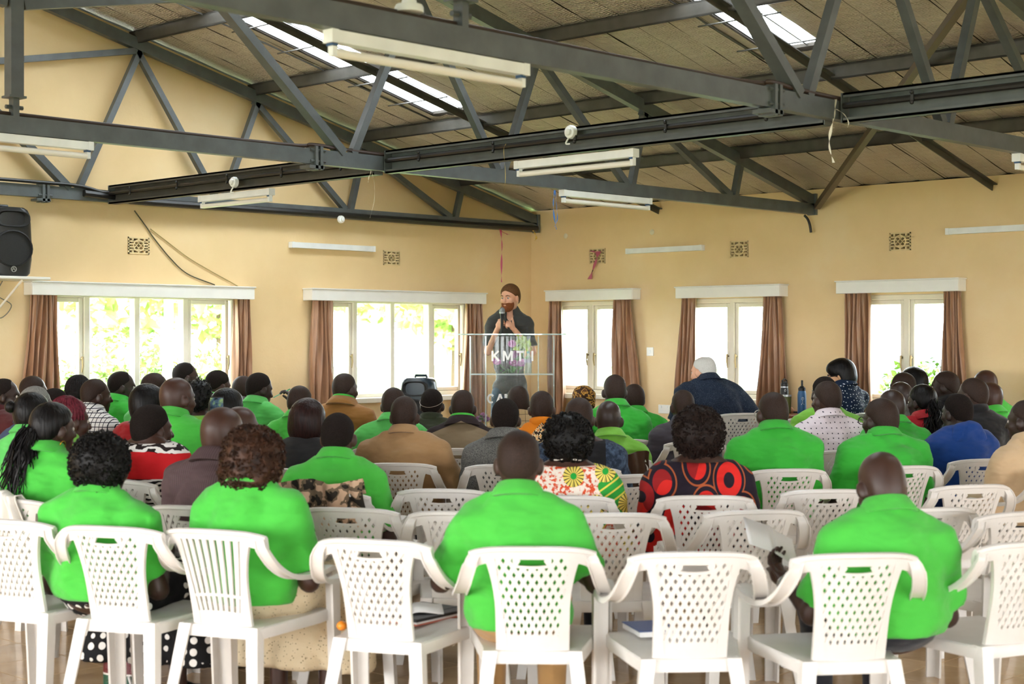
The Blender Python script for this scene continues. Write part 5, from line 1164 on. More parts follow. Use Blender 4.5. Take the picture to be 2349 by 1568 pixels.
# ================================================================ the audience (pixel of the crown and distance give the place on the floor)
def in_head(fn): return {'add': fn}
def earring(o, so, k):
    hp = k['hp']; c = hp((.080, -.004, -.066)); b = MB(); N = 16
    b.tube([c+np.array([.004*math.cos(t), .019*math.sin(t), .019*math.cos(t)*1.15]) for t in np.linspace(0, 2*PI, N+1)], .0024, 6, caps=False); b.build('hoop_earring', M_GOLD, o)
def necklace(o, so, k):
    b = MB(); nk = k['nk']
    for t in np.linspace(-2.6, -.5, 30): b.ball(nk+np.array([.076*math.cos(t), .072*math.sin(t)+.004, .034-.014*abs(math.cos(t))]), .0052, 8, 5)
    b.build('bead_necklace', plain('ivory_beads', 'efe6d8', .3), o)
def hood(o, so, k):
    nk = k['nk']; Fh = Field(axis((nk[0]-.2, nk[0]+.2, .012)), axis((nk[1]-.24, nk[1]+.12, .012)), axis((nk[2]-.22, nk[2]+.12, .012)))
    Fh.ell(nk+[0, -.075, -.055], (.125, .055, .10), .03); Fh.cap(nk+[-.085, .0, .0], nk+[-.02, -.09, .02], .034, .036, .03); Fh.cap(nk+[.085, .0, .0], nk+[.02, -.09, .02], .034, .036, .03); Fh.cap(nk+[-.05, -.08, .015], nk+[.05, -.08, .015], .036, .036, .03); Fh.wrinkle(.004, 5, 10); V, Q = Fh.nets(); link('hood', np_mesh('hood', V, Q), so.data.materials[0], so)
def two_collar(o, so, k):
    nk = k['nk']; b = MB(); r = [(.070, .0), (.068, .036), (.074, .042), (.08, .036), (.082, .02)]; tl = rotx(R(-16))
    b.loft([[nk+[0, .004, .03]+tl @ np.array([q*1.03*math.cos(t), q*1.08*math.sin(t), z]) for t in np.linspace(0, 2*PI, 24, endpoint=False)] for q, z in r], caps=False); b.build('inner_collar', CL['green'], so, 60)
def headband(o, so, k):
    hp = k['hp']; b = MB(); b.tube([hp((.086*math.cos(t), -.02+.105*math.sin(t), .045+.045*math.sin(t))) for t in np.linspace(PI*.95, PI*2.05, 18)], .0013, 6); b.build('wire_headband', plain('pale_wire', 'bfae9c', .4), o)
G, S_ = 'green', 'seated'
PEOPLE = [
# px, py, Z, phi, kwargs, who (for label)
(12,868,10.9,38,dict(hy=42,hair='short',sk='d2',shirt='darkred',collar='band'),'person in dark red shirt at the left edge, face in profile','the person in dark red shirt'),
(78,861,11.75,30,dict(hy=12,hair='stubble',sk='d3',shirt='black',sleeve='long',hs=1.02),'bald person in black, before the far left curtain','the bald person in black before the curtain'),
(84,885,9.4,28,dict(hy=8,hair='short',hc='grey',sk='d1',shirt='navypin'),'grey-haired person in navy pinstripe shirt on the left','the grey-haired person in pinstripes'),
(76,900,8.7,26,dict(hy=12,hair='bun',sk='d3',shirt='green3',female=True),'person with black hair bun and green polo at the left','the person with hair bun'),
(128,890,10.2,26,dict(hy=8,hair='short',sk='d2',shirt='black',sleeve='long'),'dark-haired person in black, mostly hidden behind the ponytail','the dark-haired person in black behind the ponytail'),
(183,862,11.65,34,dict(hy=0,hair='braids',sk='d2',shirt='green2',female=True),'person with long thin black braids and green polo by window','the person with thin black braids'),
(221,868,10.95,30,dict(hy=26,hair='crop',hc='stubble',sk='d1',shirt='check'),'person in black and white checked shirt','the person in checked shirt'),
(281,851,12.35,42,dict(hy=30,hair='short',sk='d2',shirt='green2',hs=1.03),'person in green polo in profile against the window frame','the person in profile at the window'),
(160,911,8.0,30,dict(hy=20,hair='redbraids',hc='burgundy',sk='d3',shirt='lime',female=True),'person with burgundy braided hair','the person with burgundy braids'),
(123,923,7.3,26,dict(hy=16,hair='pony',sk='d1',shirt='green',female=True,detail=1.3,build=1.06,extra=in_head(earring)),'person with curly black ponytail, gold hoop earring and green polo','the person with curly ponytail'),
(240,986,6.32,16,dict(dn=0.045,hair='afro',sk='d1',shirt='green',legs='polka',detail=1.5,female=True,build=1.12,hy=4),'person with black afro, green polo and polka dot skirt','the person in polka dot skirt'),
(352,932,8.2,24,dict(dn=0.095,hy=24,hair='flat',sk='d3',shirt='zebra',sleeve='long',collar='low',legs='blueskirt',female=True,detail=1.25,build=1.1),'person wrapped in red and zebra print shawl','the person in zebra print shawl'),
(342,880,10.3,28,dict(hy=24,hair='bob',sk='d2',shirt='red',collar='low',sleeve='long',female=True,build=1.1),'person with glossy black bob and red wrap','the person with bob and red wrap'),
(408,864,9.2,24,dict(dn=0.045,hy=18,hair='bald',sk='d3',shirt='green',hs=1.06,headw=1.04,build=1.12),'broad bald person in green polo, left of the wall','the broad bald person in green'),
(357,854,11.6,34,dict(hy=24,hair='stubble',sk='d2',shirt='green3'),'shaved-head person seated against the middle window pane','the shaved-head person at the middle pane'),
(427,831,12.9,36,dict(hy=30,hair='short',sk='d1',shirt='grey',glasses=True),'person in glasses seen above the others at the left window','the person in glasses at the left window'),
(462,869,11.0,30,dict(hy=26,hair='curls',sk='d2',shirt='lime',collar='low',female=True,hs=.92),'person with short black curls in profile, lime top','the person with short black curls'),
(500,849,12.1,34,dict(hy=16,hp=-12,hair='crop',hc='black',sk='d3',shirt='green2'),'person in green polo beside the left window right curtain','the person beside the left window curtain'),
(525,890,10.0,28,dict(hy=18,hair='bob',sk='d2',shirt='black',collar='low',female=True,hs=.98),'person with glossy black bob holding up a phone','the person holding up a phone'),
(595,855,11.7,26,dict(hy=26,hp=-10,hair='short',sk='d2',shirt='green3',arms='chin'),'person in green polo holding a pen to the mouth','the person with a pen'),
(560,861,12.85,26,dict(hy=10,hair='stubble',sk='d2',shirt='grey'),'shaved-head person half hidden before the curtain','the half hidden person before the curtain'),
(688,884,11.0,18,dict(hy=6,hp=-8,hair='stubble',sk='d2',shirt='green',),'person in green polo, grey jacket over lap, by bare wall','the person by the bare wall'),
(708,913,8.9,16,dict(hy=2,hair='bob',hc='sleekbrown',sk='d1',shirt='denimblack',sleeve='long',collar='band',female=True,hs=1.02,detail=1.2),'person with smooth dark brown bob and black denim jacket','the person in black denim jacket'),
(792,855,11.7,18,dict(hy=20,hair='stubble',sk='d1',shirt='tanjacket',sleeve='long',collar='jacket',build=1.04,extra=in_head(two_collar)),'person in tan corduroy jacket over green collar','the person in tan jacket'),
(513,931,7.0,18,dict(dn=0.045,hy=10,hair='bald',sk='d3',shirt='purple',sleeve='long',collar='jacket',hs=1.07,headw=1.05,build=1.1,detail=1.3),'bald person in plum pinstripe suit jacket','the bald person in plum jacket'),
(553,930,8.1,20,dict(hy=22,hair='bald',sk='d3',shirt='khaki',sleeve='long'),'person with brown bald head behind the plum jacket','the person behind the plum jacket'),
(588,981,6.22,20,dict(dn=0.085,hy=10,hp=-14,hair='curls',hc='curlbrown',sk='d3',shirt='green',legs='lace',female=True,detail=1.5,build=1.08,hs=1.04),'person with brown curly hair, green polo and cream lace skirt','the person in lace skirt'),
(776,946,7.6,8,dict(hy=0,hair='short',sk='d3',shirt='green',detail=1.35,build=1.06,hs=.98),'person with short black hair, green polo, camouflage cloth behind','the person with camouflage cloth'),
(903,888,10.6,8,dict(hy=-2,hair='crop',hc='stubble',sk='d1',shirt='green3',build=1.05),'person in pale green polo behind the khaki jacket','the person in pale green polo'),
(928,907,9.3,4,dict(hy=6,hair='stubble',sk='d1',shirt='khaki',sleeve='long',collar='polo',build=1.15,arms='wide'),'person in khaki drill jacket','the person in khaki jacket'),
(991,891,11.5,6,dict(hy=4,hair='short',hc='black',sk='d2',shirt='olive',sleeve='long',collar='band',build=1.02,extra=in_head(headband)),'person in dark olive jacket before the stage loudspeaker','the person in dark olive jacket'),
(1061,893,10.5,2,dict(hy=0,hair='stubble',sk='d2',shirt='taupe',sleeve='long',collar='jacket',build=1.06,extra=in_head(two_collar)),'person in taupe sweater with dark yoke and green collar','the person in taupe sweater'),
(1159,913,9.2,2,dict(hy=2,hair='short',sk='d1',shirt='tweed',sleeve='long',collar='jacket',build=1.0),'person in grey tweed jacket in front of the lectern','the person in grey tweed'),
(1187,884,11.4,-4,dict(hy=-10,hair='stubble',sk='d1',shirt='beigegrid',sleeve='long',collar='band'),'person in beige window-check jacket nearest the lectern','the person in beige check'),
(1242,896,10.5,0,dict(hy=0,hair='short',hc='stubble',sk='d3',shirt='orange',collar='band',build=.98),'person in orange shirt with patterned back','the person in orange'),
(1189,985,5.68,2,dict(dn=0.02,hair='stubble',sk='d1',shirt='green',legs='khakit',arms='wide',detail=1.6,build=.98,hs=.98),'person in green polo and khaki trousers, front row centre','the person in khaki trousers'),
(1303,943,7.45,4,dict(dn=0.06,hair='afro',sk='d3',shirt='flower',collar='low',sleeve='elbow',detail=1.4,female=True,build=1.12,hs=1.0,extra=in_head(necklace)),'person with black afro and floral wax print top','the person in floral print'),
(1328,911,9.0,0,dict(hy=4,hair='short',hc='stubble',sk='d1',shirt='vest',sleeve='long',collar='low',build=1.12),'person in black waistcoat with blue denim sleeves','the person in black waistcoat'),
(1338,887,12.15,-4,dict(hair='scarf',sk='d1',shirt='brownc',sleeve='long',collar='low',female=True),'person in brown and gold headscarf','the person in headscarf'),
(1409,858,11.4,-8,dict(hair='stubble',sk='d2',shirt='green2',build=1.05,hs=1.03),'tall shaved-head person in green polo by the corner curtain','the tall person by the corner curtain'),
(1453,880,12.2,-10,dict(hy=-4,hair='crop',hc='stubble',sk='d1',shirt='green2',build=1.08),'person in green polo below the light switch','the person below the light switch'),
(1396,917,9.7,-4,dict(hy=14,hp=4,hair='bald',sk='d2',shirt='lime',build=1.02),'bald person in lime polo, brown coat over chair back','the bald person in lime'),
(1565,893,11.2,-12,dict(hy=0,hair='stubble',sk='d1',shirt='charcoal',build=1.05),'person in charcoal shirt before the navy-shirted person','the person in charcoal shirt'),
(1600,928,7.45,0,dict(dn=0.055,hair='afro',hc='curlwarm',sk='d1',shirt='redring',collar='low',sleeve='elbow',detail=1.4,female=True,build=1.18,hs=1.03),'person with round afro and red ring print top','the person in red ring print'),
(1771,898,8.9,-8,dict(dn=0.055,hy=-8,hair='stubble',sk='d1',shirt='green2',build=1.15,glasses='pale',hs=1.03,detail=1.15),'person in green polo with pale glasses, right of the afro','the person with pale glasses'),
(1895,873,10.3,-12,dict(hy=-14,hair='crop',hc='stubble',sk='d1',shirt='whitedot',build=1.12,hs=1.04),'person in white shirt with dark dots','the person in white dotted shirt'),
(1889,863,11.0,-14,dict(hy=-4,hair='short',sk='d2',shirt='lime',build=1.08),'person in lime polo hidden behind the white dotted shirt','the person behind the white dotted shirt'),
(2018,913,9.1,-14,dict(dn=0.06,hy=-18,hair='short',hc='stubble',sk='d2',shirt='green2',build=1.22,hs=1.06,headw=1.06,glasses=True,detail=1.15),'heavy-set person in green polo and glasses, right of the dotted shirt','the heavy-set person in glasses'),
(2043,892,10.3,-20,dict(hy=-6,hair='bald',sk='d2',shirt='green2',build=1.15),'bald person in green polo left of the red jacket','the bald person left of the red jacket'),
(2063,874,11.75,-22,dict(hy=-10,hair='bald',sk='d2',shirt='grey',collar='band'),'bald person in grey left of the ponytail','the bald person in grey'),
(2069,853,12.25,-24,dict(hy=-12,hair='stubble',sk='d2',shirt='green3',hs=1.04),'shaved-head person farthest back at the rightmost window','the shaved-head person at the rightmost window'),
(2092,841,12.75,-24,dict(hy=-14,hair='bob',sk='d3',shirt='green',collar='low',female=True),'long-haired person at the back by the rightmost window','the long-haired person at the back'),
(2113,882,11.0,-22,dict(hy=-16,hair='pony',sk='d2',shirt='redjacket',sleeve='long',collar='jacket',female=True,build=1.06),'person with braided ponytail and red jacket','the person in red jacket'),
(2166,850,12.0,-34,dict(hy=-26,hair='stubble',sk='d2',shirt='black',sleeve='long',collar='jacket',hs=1.03),'person in black jacket in left profile by the right curtain','the person in left profile'),
(2194,903,9.6,-16,dict(dn=0.05,hy=-12,hair='short',sk='d2',shirt='bluehood',sleeve='long',collar='none',build=1.02,detail=1.15,hs=.98,extra=in_head(hood)),'person in royal blue hooded top','the person in blue hooded top'),
(2229,866,10.3,-24,dict(hy=-18,hair='crop',hc='stubble',sk='d1',shirt='black',sleeve='long',collar='band',build=1.06),'person in black top behind the blue hood','the person in black behind the blue hood'),
(2259,848,12.3,-28,dict(hy=-8,hp=-12,hair='bald',sk='d3',shirt='green'),'bald person farthest right at the back wall','the bald person at the back right'),
(2266,875,11.3,-26,dict(hy=-20,hair='bald',sk='d3',shirt='green',build=1.15),'person in bright green polo beside the right wall','the person beside the right wall'),
(2022,1036,5.62,-8,dict(dn=0.06,hp=-24,hy=-4,hair='bald',sk='d1',shirt='green',arms='read',detail=1.6,build=1.04,lean=.04,hs=1.02),'person in green polo reading a white paper, front right','the reading person'),
(2350,916,8.8,-26,dict(hy=-20,hair='stubble',sk='d2',shirt='beige',sleeve='long',collar='jacket',build=1.1),'person in beige jacket cut by the right edge','the person in beige jacket'),
]
NOCHAIR = {'the person in polka dot skirt', 'the person in lace skirt', 'the person in khaki trousers', 'the reading person'}
INFO = {}
for px, py, Z, phi, kw, lab, who in PEOPLE:
    o, org, a, ARM, ho_ = person(px, py, Z, phi, label=lab, **kw); INFO[who] = (o, org, a, ARM, ho_)
    if who not in NOCHAIR:
        c = org+rotz(a) @ np.array([0, -.065, 0]); chair(c[0], c[1], a, 'white plastic armchair under '+who)
# chairs placed by their top rail
CHAIRS = [
 (2,1190,24,'white lattice armchair at left edge with dark case and phone on seat',0),
 (240,1206,18,'white lattice armchair under the person in polka dot skirt',0),
 (475,1213,22,'white armchair with vertical slats under the person in lace skirt',1),
 (845,1236,19,'white lattice armchair with notebook and folder on its seat',0),
 (1220,1253,2,'white lattice armchair under the person in khaki trousers, front centre',0),
 (1595,1265,-4,'empty white lattice armchair with a blue book on its seat',0),
 (1972,1268,-8,'white lattice armchair under the reading person, front right',0),
 (2372,1240,-26,'empty white lattice armchair cut by the right edge, nearest row',0),
 (2,1027,24,'empty white armchair cut by the left edge, beside the hair bun',0),
 (792,1164,12,'empty white armchair directly behind the notebook chair, below camouflage cloth',0),
 (1012,1121,6,'empty white armchair below the person in khaki jacket, second row back',0),
 (1052,1172,6,'empty white armchair half hidden left of the khaki trousers person',0),
 (1408,1176,-2,'empty white armchair just right of the khaki trousers person',0),
 (1738,1169,-12,'empty white armchair in front of the reading person, beside the paper',0),
 (1900,1122,-8,'empty white armchair half hidden left of the reading person head',0),
 (2140,1164,-12,'empty white armchair just right of the reading person',0),
 (2238,1111,-16,'empty white armchair below the blue hooded person',0),
 (2352,1172,-26,'empty white armchair at the right edge, second row',0),
 (1450,1088,-20,'empty white armchair between floral print and red ring print persons',0),
]
CP = [chair_px(px, py, phi, lb, bool(sl)) for px, py, phi, lb, sl in CHAIRS]
for px, Zc, phi, zb, lb in ((1706, 11.3, -20, 0, 'empty white armchair in front of the grey-haired person in navy'), (1832, 12.05, -10, .12, 'empty white armchair before the bottle table'), (1952, 11.25, -16, 0, 'empty white armchair right of the white dotted shirt')):
    p = at(px, 900, Zc); chair(p[0], p[1], heading(phi), lb, z=zb)
# ================================================================ stage: speaker, lectern, guests, small things
SB = .12
mic_hold = {}
def spk_hands(ARM, S):
    o = []
    E, Wp = ARM[1][1], ARM[1][2]; o.append(hand(Wp, Wp-E, (-.6, -.5, .0), (0, .1, 1.0), (1.35, 1.3, .9), (.35, 1.0))); mic_hold['p'] = Wp+(Wp-E)/np.linalg.norm(Wp-E)*.075+np.array([-.018, .02, 0])
    E, Wp = ARM[-1][1], ARM[-1][2]; o.append(hand(Wp, Wp-E, (.9, -.25, .0), (0, 0, 1.0), (.95, 1.35, 1.0), (1.0, -.1))); mic_hold['l'] = Wp
    return o
def spk_add(o, so, k):
    nk = k['nk']; Fu = Field(axis((-.12, .12, .01)), axis((nk[1]-.14, nk[1]+.2, .01)), axis((nk[2]-.2, nk[2]+.06, .01))); Fu.ell(k['mix'](.75, k['sh']-.11), (.125, .088, .15), .05, grow=.002); Fu.cap(nk+[0, -.002, -.05], nk+[0, .006, .02], .0615, .060, .03); Fu.plane(nk+[0, .0, .012], (0, .35, 1)); V, Q = Fu.nets(); link('undershirt', np_mesh('undershirt', V, Q), plain('white_tshirt', 'e8e4de', .8), so)
    for i in range(5): MB().lathe([(.001, 0), (.006, 0), (.006, .003), (.001, .004)], c=(k['nk'][0], k['nk'][1]+.155, k['nk'][2]-.10-.085*i), axis=rotx(R(-90)), n=10).build('button', plain('dark_button', '222222', .3), so)
    p = mic_hold['l']; 
sp_o, sp_org, sp_a, sp_ARM, sp_ho = person(1169, 652, 14.75, 178, hy=34, hp=-4, sk='p1', hair='short', hc='auburn', shirt='darkgrey', sleeve='short', collar='open', legs='jean', arms='mic', stand=1.0, base=SB, detail=1.8, beard=True, build=.87, dn=.012, label='bearded person with microphone speaking behind the clear lectern', extra={'hands': spk_hands, 'add': spk_add})
mp = rotz(sp_a) @ mic_hold['p']+sp_org
e = empty('microphone', mp); MB().lathe([(.011, -.10), (.013, -.09), (.0145, .03), (.019, .075), (.021, .085)], n=16, caps=True).build('handle', M_BLACK, e); MB().ball((0, 0, .112), (.027, .027, .031), 14, 9).build('grille_head', plain('steel_mesh', '8c8f92', .35, .8, bump=.6, bscale=500), e); MB().lathe([(.0245, .086), (.0265, .092), (.0265, .098), (.0245, .102)], n=16).build('ring', M_SILV, e); tag(e, 'black handheld microphone in the speaker hand', 'microphone'); e.rotation_euler = (R(4), R(-3), 0)
# ---- clear lectern
def acrylic(name='clear_acrylic', gl=.010, tint=(.975, .99, .985), milk=.028):
    t = NT(name); tr = t.node('ShaderNodeBsdfTransparent'); g = t.node('ShaderNodeBsdfGlossy'); df = t.node('ShaderNodeBsdfDiffuse'); mx = t.node('ShaderNodeMixShader'); m2 = t.node('ShaderNodeMixShader'); tr.inputs[0].default_value = (*tint, 1); g.inputs['Roughness'].default_value = .06; mx.inputs[0].default_value = gl; m2.inputs[0].default_value = milk; df.inputs[0].default_value = (.85, .92, .92, 1)
    t.link(tr.outputs[0], mx.inputs[1]); t.link(g.outputs[0], mx.inputs[2]); t.link(mx.outputs[0], m2.inputs[1]); t.link(df.outputs[0], m2.inputs[2]); t.link(m2.outputs[0], t.out.inputs[0]); return t.m
M_ACR = acrylic(); M_ACE = acrylic('acrylic_edge', .05, (.80, .92, .89), .35); M_LET = plain('white_vinyl_letters', 'f0efec', .4)
LZ = 14.2; lc = cs((1174-CXP)*LZ/FPX, LZ, SB); LA = heading(0); e = empty('lectern', lc, LA)
mpx = LZ/FPX; HT = CAMH+(HYP-768)*mpx-SB; LW = 192*mpx/2
def front(a): return np.array([LW*math.sin(a)/math.sin(R(62)), -.42*(math.cos(a)-math.cos(R(62))), 0])
angs = np.linspace(R(-62), R(62), 25)
def wallstrip(b, z0, z1, th): b.loft([[front(a)+[0, 0, z0], front(a)*[1-th/LW, 1, 1]+[0, th, z0], front(a)*[1-th/LW, 1, 1]+[0, th, z1], front(a)+[0, 0, z1]] for a in angs])
b = MB(); wallstrip(b, .04, HT-.01, .008); b.build('front_panel', M_ACR, e, 60)
for sg in (-1, 1):
    MB().boxb((sg*LW-.004, 0, .04), (sg*LW+.004, .34, HT-.01)).build('side_panel', M_ACR, e, 0)
    MB().boxb((sg*LW-.006, -.008, .04), (sg*LW+.006, .006, HT-.01)).build('edge_strip', M_ACE, e, 0)
    MB().boxb((sg*LW*.62-.005, -.2, .04), (sg*LW*.62+.005, -.192, HT-.01)).build('edge_strip', M_ACE, e, 0)
def slab(name, z, th, fx, fy, mat, y0=.06):
    b = MB(); N = 36; r = [[np.array([fx*math.cos(t)*k, y0+fy*math.sin(t)*k, zz]) for t in np.linspace(0, 2*PI, N, endpoint=False)] for k, zz in ((.001, z), (1, z), (1, z+th), (.001, z+th))]; b.loft(r, caps=False); b.build(name, mat, e, 40)
slab('top', HT, .012, 124*mpx, .30, M_ACR, .02)
bt = MB(); N = 48; bt.loft([[np.array([124*mpx*math.cos(t)*k, .02+.30*math.sin(t)*k, HT+zz]) for k, zz in ((1.0, 0), (1.006, 0), (1.006, .012), (1.0, .012))] for t in np.linspace(0, 2*PI, N+1)], caps=False); bt.build('top_edge', M_ACE, e, 40)
SHZ2 = CAMH+(HYP-857)*mpx-SB
b = MB(); b.boxb((-LW+.005, -.19, SHZ2-.006), (LW-.005, .33, SHZ2+.006)); b.build('shelf', M_ACR, e, 0); MB().boxb((-LW+.005, -.196, SHZ2-.006), (LW-.005, -.188, SHZ2+.006)).build('shelf_edge', M_ACE, e, 0)
SHZ3 = CAMH+(HYP-962)*mpx-SB
b = MB(); b.boxb((-LW+.005, -.19, max(.3, SHZ3)-.006), (LW-.005, .33, max(.3, SHZ3)+.006)); b.build('lower_shelf', M_ACR, e, 0)
MB().rbox((0, .06, .02), (LW*2.1, .56, .04), .01).build('base', M_ACR, e, 30)
def letters(s, px0, px1, py0, py1):
    x0 = (px0-1174)*mpx; x1 = (px1-1174)*mpx; zc0 = CAMH+(HYP-py1)*mpx-SB; hgt = (py1-py0)*mpx; n = len(s)
    ST = {'K': [((0, 0), (0, 1)), ((.05, .45), (.62, 1)), ((.18, .58), (.66, 0))], 'M': [((0, 0), (0, 1)), ((.8, 0), (.8, 1)), ((.05, .98), (.4, .15)), ((.75, .98), (.4, .15))], 'T': [((.35, 0), (.35, 1)), ((-.02, 1.0), (.72, 1.0))], 'I': [((.1, 0), (.1, 1))], 'A': [((0, 0), (.36, .98)), ((.72, 0), (.36, .98)), ((.14, .3), (.58, .3))], 'C': [((.36+.32*math.cos(t0), .5+.41*math.sin(t0)), (.36+.32*math.cos(t0+.52), .5+.41*math.sin(t0+.52))) for t0 in np.arange(.75, 5.1, .5)]}
    WD = {'K': .64, 'M': .8, 'T': .7, 'I': .2, 'A': .72, 'C': .7}
    for i, ch in enumerate(s):
        x = x0+(x1-x0)*(i/(n-1) if n > 1 else .5); b = MB(); sw = .19*hgt
        for (ax, az), (bx, bz) in ST[ch]:
            f = lambda u, w_: np.array([(u-WD[ch]/2)*hgt, 0, (.09+.82*w_ if az == bz else w_)*hgt]); p, q_ = f(ax, az), f(bx, bz); d_ = (q_-p)/np.linalg.norm(q_-p); m_ = sw*.15 if ch == 'C' else 0; b.bar(p-d_*m_, q_+d_*m_, sw, .004, (0, 1, 0))
        o = b.build('letter_'+ch.lower(), M_LET, e, 0); a_ = math.asin(max(-1, min(1, x/LW*math.sin(R(62))))); o.location = (x, front(a_)[1]-.006, zc0); o.rotation_euler = (0, 0, a_*.5)
letters('KMTI', 1137, 1220, 804, 827); letters('CAM', 1126, 1168, 901, 923)
tag(e, 'clear acrylic lectern with white letters and curved front', 'lectern')
# ---- flowers and water bottle on the lectern shelf
M_PET = plain('purple_petals', 'a2538f', .6, var=.25, scale=60); M_PETP = plain('pink_petals', 'c27bb0', .6, var=.2, scale=60); M_LF = plain('flower_leaves', '3f7a2c', .5, var=.2)
def flower(b, c, r, up, mi, q):
    up = np.array(up, float); up /= np.linalg.norm(up); x = np.cross(up, (0.3, 1, .2)); x /= np.linalg.norm(x); y = np.cross(up, x)
    for ring, (n, rr, tilt) in enumerate(((5, .35, .95), (7, .7, .6), (9, 1.0, .25))):
        for i in range(n):
            t = i*2*PI/n+ring*.4; d = x*math.cos(t)+y*math.sin(t); s = np.cross(up, d); tip = c+d*r*rr+up*r*tilt; m_ = c+d*r*rr*.6+up*r*tilt*.35
            b.cur = mi; b.add([c, m_+s*r*.32, tip+s*r*.15, tip-s*r*.15, m_-s*r*.32], [(0, 1, 2, 3, 4)])
def bouquet(base, blooms, name, label, q):
    e = empty(name, base); b0 = np.array(base)
    for i, (p, r) in enumerate(blooms):
        p = np.array(p)-b0; f = MB(); up = np.array([q.normal(0, .3), q.normal(0, .2), .6])-FW*.8; flower(f, p, r, up, 0, q); f.build('bloom', M_PET if i % 2 else M_PETP, e, 0).modifiers.new('thickness', 'SOLIDIFY').thickness = .001
        MB().tube([p, p*np.array([.6, .6, .5]), np.array([q.normal(0, .02), q.normal(0, .02), .005])], .003, 5).build('stem', M_LF, e)
        for k in range(5):
            lb = MB(); d = q.normal(size=3); d[2] = abs(d[2])*.5; d /= np.linalg.norm(d); s = np.cross(d, (0, 0, 1)); s /= np.linalg.norm(s); c = p*np.array([.7, .7, q.uniform(.08, .7)])+q.normal(0, .02, 3); L = q.uniform(.05, .09)
            lb.add([c, c+d*L*.5+s*L*.22, c+d*L, c+d*L*.5-s*L*.22], [(0, 1, 2, 3)]); lb.build('leaf', M_LF, e, 0)
    return tag(e, label, 'flowers')
FZ = LZ+.02; bq = at(1172, 853, FZ); bq[2] = SB+SHZ2+.006
bouquet(bq, [(at(x, y, FZ+dz), r*mpx) for x, y, dz, r in ((1174, 789, 0, 10), (1184, 814, .03, 11), (1139, 830, 0, 10), (1177, 834, -.03, 11), (1196, 833, .0, 11))], 'flower_arrangement', 'purple roses with green leaves on the lectern shelf', np.random.default_rng(5))
bq2 = at(1106, 972, FZ); bq2[2] = SB+max(.3, SHZ3)+.006
bouquet(bq2, [(at(x, y, FZ), r*mpx) for x, y, r in ((1108, 955, 10), (1116, 963, 9), (1098, 962, 9))], 'flower_arrangement', 'purple and white flowers low inside the lectern', np.random.default_rng(6))
M_PETB = acrylic('clear_water_bottle', .06, (.70, .85, .92), .1)
wb = at(1211, 853, LZ-.08); wb[2] = SB+SHZ2+.006; e = empty('water_bottle', wb); k_ = 50*mpx/.2
MB().lathe([(.001, 0), (.031, 0), (.033, .01), (.031, .03), (.033, .04), (.031, .06), (.033, .07), (.031, .09), (.033, .10), (.033, .12), (.026, .145), (.014, .17), (.0125, .182)], n=18).build('bottle', M_PETB, e); MB().lathe([(.0335, .095), (.0335, .128)], n=18).build('wrapper', plain('grey_wrapper', '8d8a9a', .4), e); MB().lathe([(.001, .198), (.0145, .198), (.0145, .180), (.001, .180)], n=14).build('cap', plain('teal_cap', '1d8d86', .4), e); tag(e, 'small water bottle with teal cap on the lectern shelf', 'bottle')
# ---- stage monitor on a low stand
mb = at(963, 900, 14.3); zt_ = CAMH+(HYP-861)*14.3/FPX; e = empty('speaker_stool', (mb[0], mb[1], SB)); stz = zt_-.58-SB
MB().rbox((0, 0, stz-.015), (.42, .38, .03), .005, rotz(heading(14))).build('top', M_BLACK, e, 30)
for sx in (-1, 1):
    for sy in (-1, 1): v = rotz(heading(14)) @ np.array([sx*.17, sy*.15, 0]); MB().bar((v[0], v[1], 0), (v[0], v[1], stz-.03), .04, .04, (0, 1, 0)).build('leg', M_BLACK, e, 0)
tag(e, 'low black stool under the stage loudspeaker', 'stool')
loudspeaker((mb[0], mb[1], SB+stz), heading(14)+PI*0, .345, .56, .32, 'blue-black loudspeaker standing on the stage before the window', plain('blue_black_cabinet', '1c2b36', .3, var=.1, bump=.08, bscale=150), 'loudspeakers')
# ---- guests at the side
nv, nvo, nva, nvA, _ = person(1612, 817, 12.75, -16, hy=-30, hp=-6, sk='p1', hair='thin', hc='silver', shirt='navyspeck', collar='polo', legs='jean', arms='akimbo', base=SB, dn=.075, build=1.26, side=-.16, lean=.05, hr=4, hs=1.03, label='grey-haired person in speckled navy shirt leaning left, arm bent', detail=1.3)
c = nvo+rotz(nva) @ np.array([0, -.065, 0]); chair(c[0], c[1], nva, 'white armchair under the grey-haired person in navy', z=SB)
as_, aso, asa, asA, _ = person(1927, 823, 12.8, -38, hy=-34, hp=-14, sk='p2', hair='straight', shirt='navydot', collar='polo', legs='trou', arms='desk', base=SB, dn=.05, build=1.0, glasses=True, label='person with black fringe and glasses in dotted navy shirt', detail=1.3)
c = aso+rotz(asa) @ np.array([0, -.065, 0]); chair(c[0], c[1], asa, 'white armchair under the person in dotted navy shirt', z=SB)
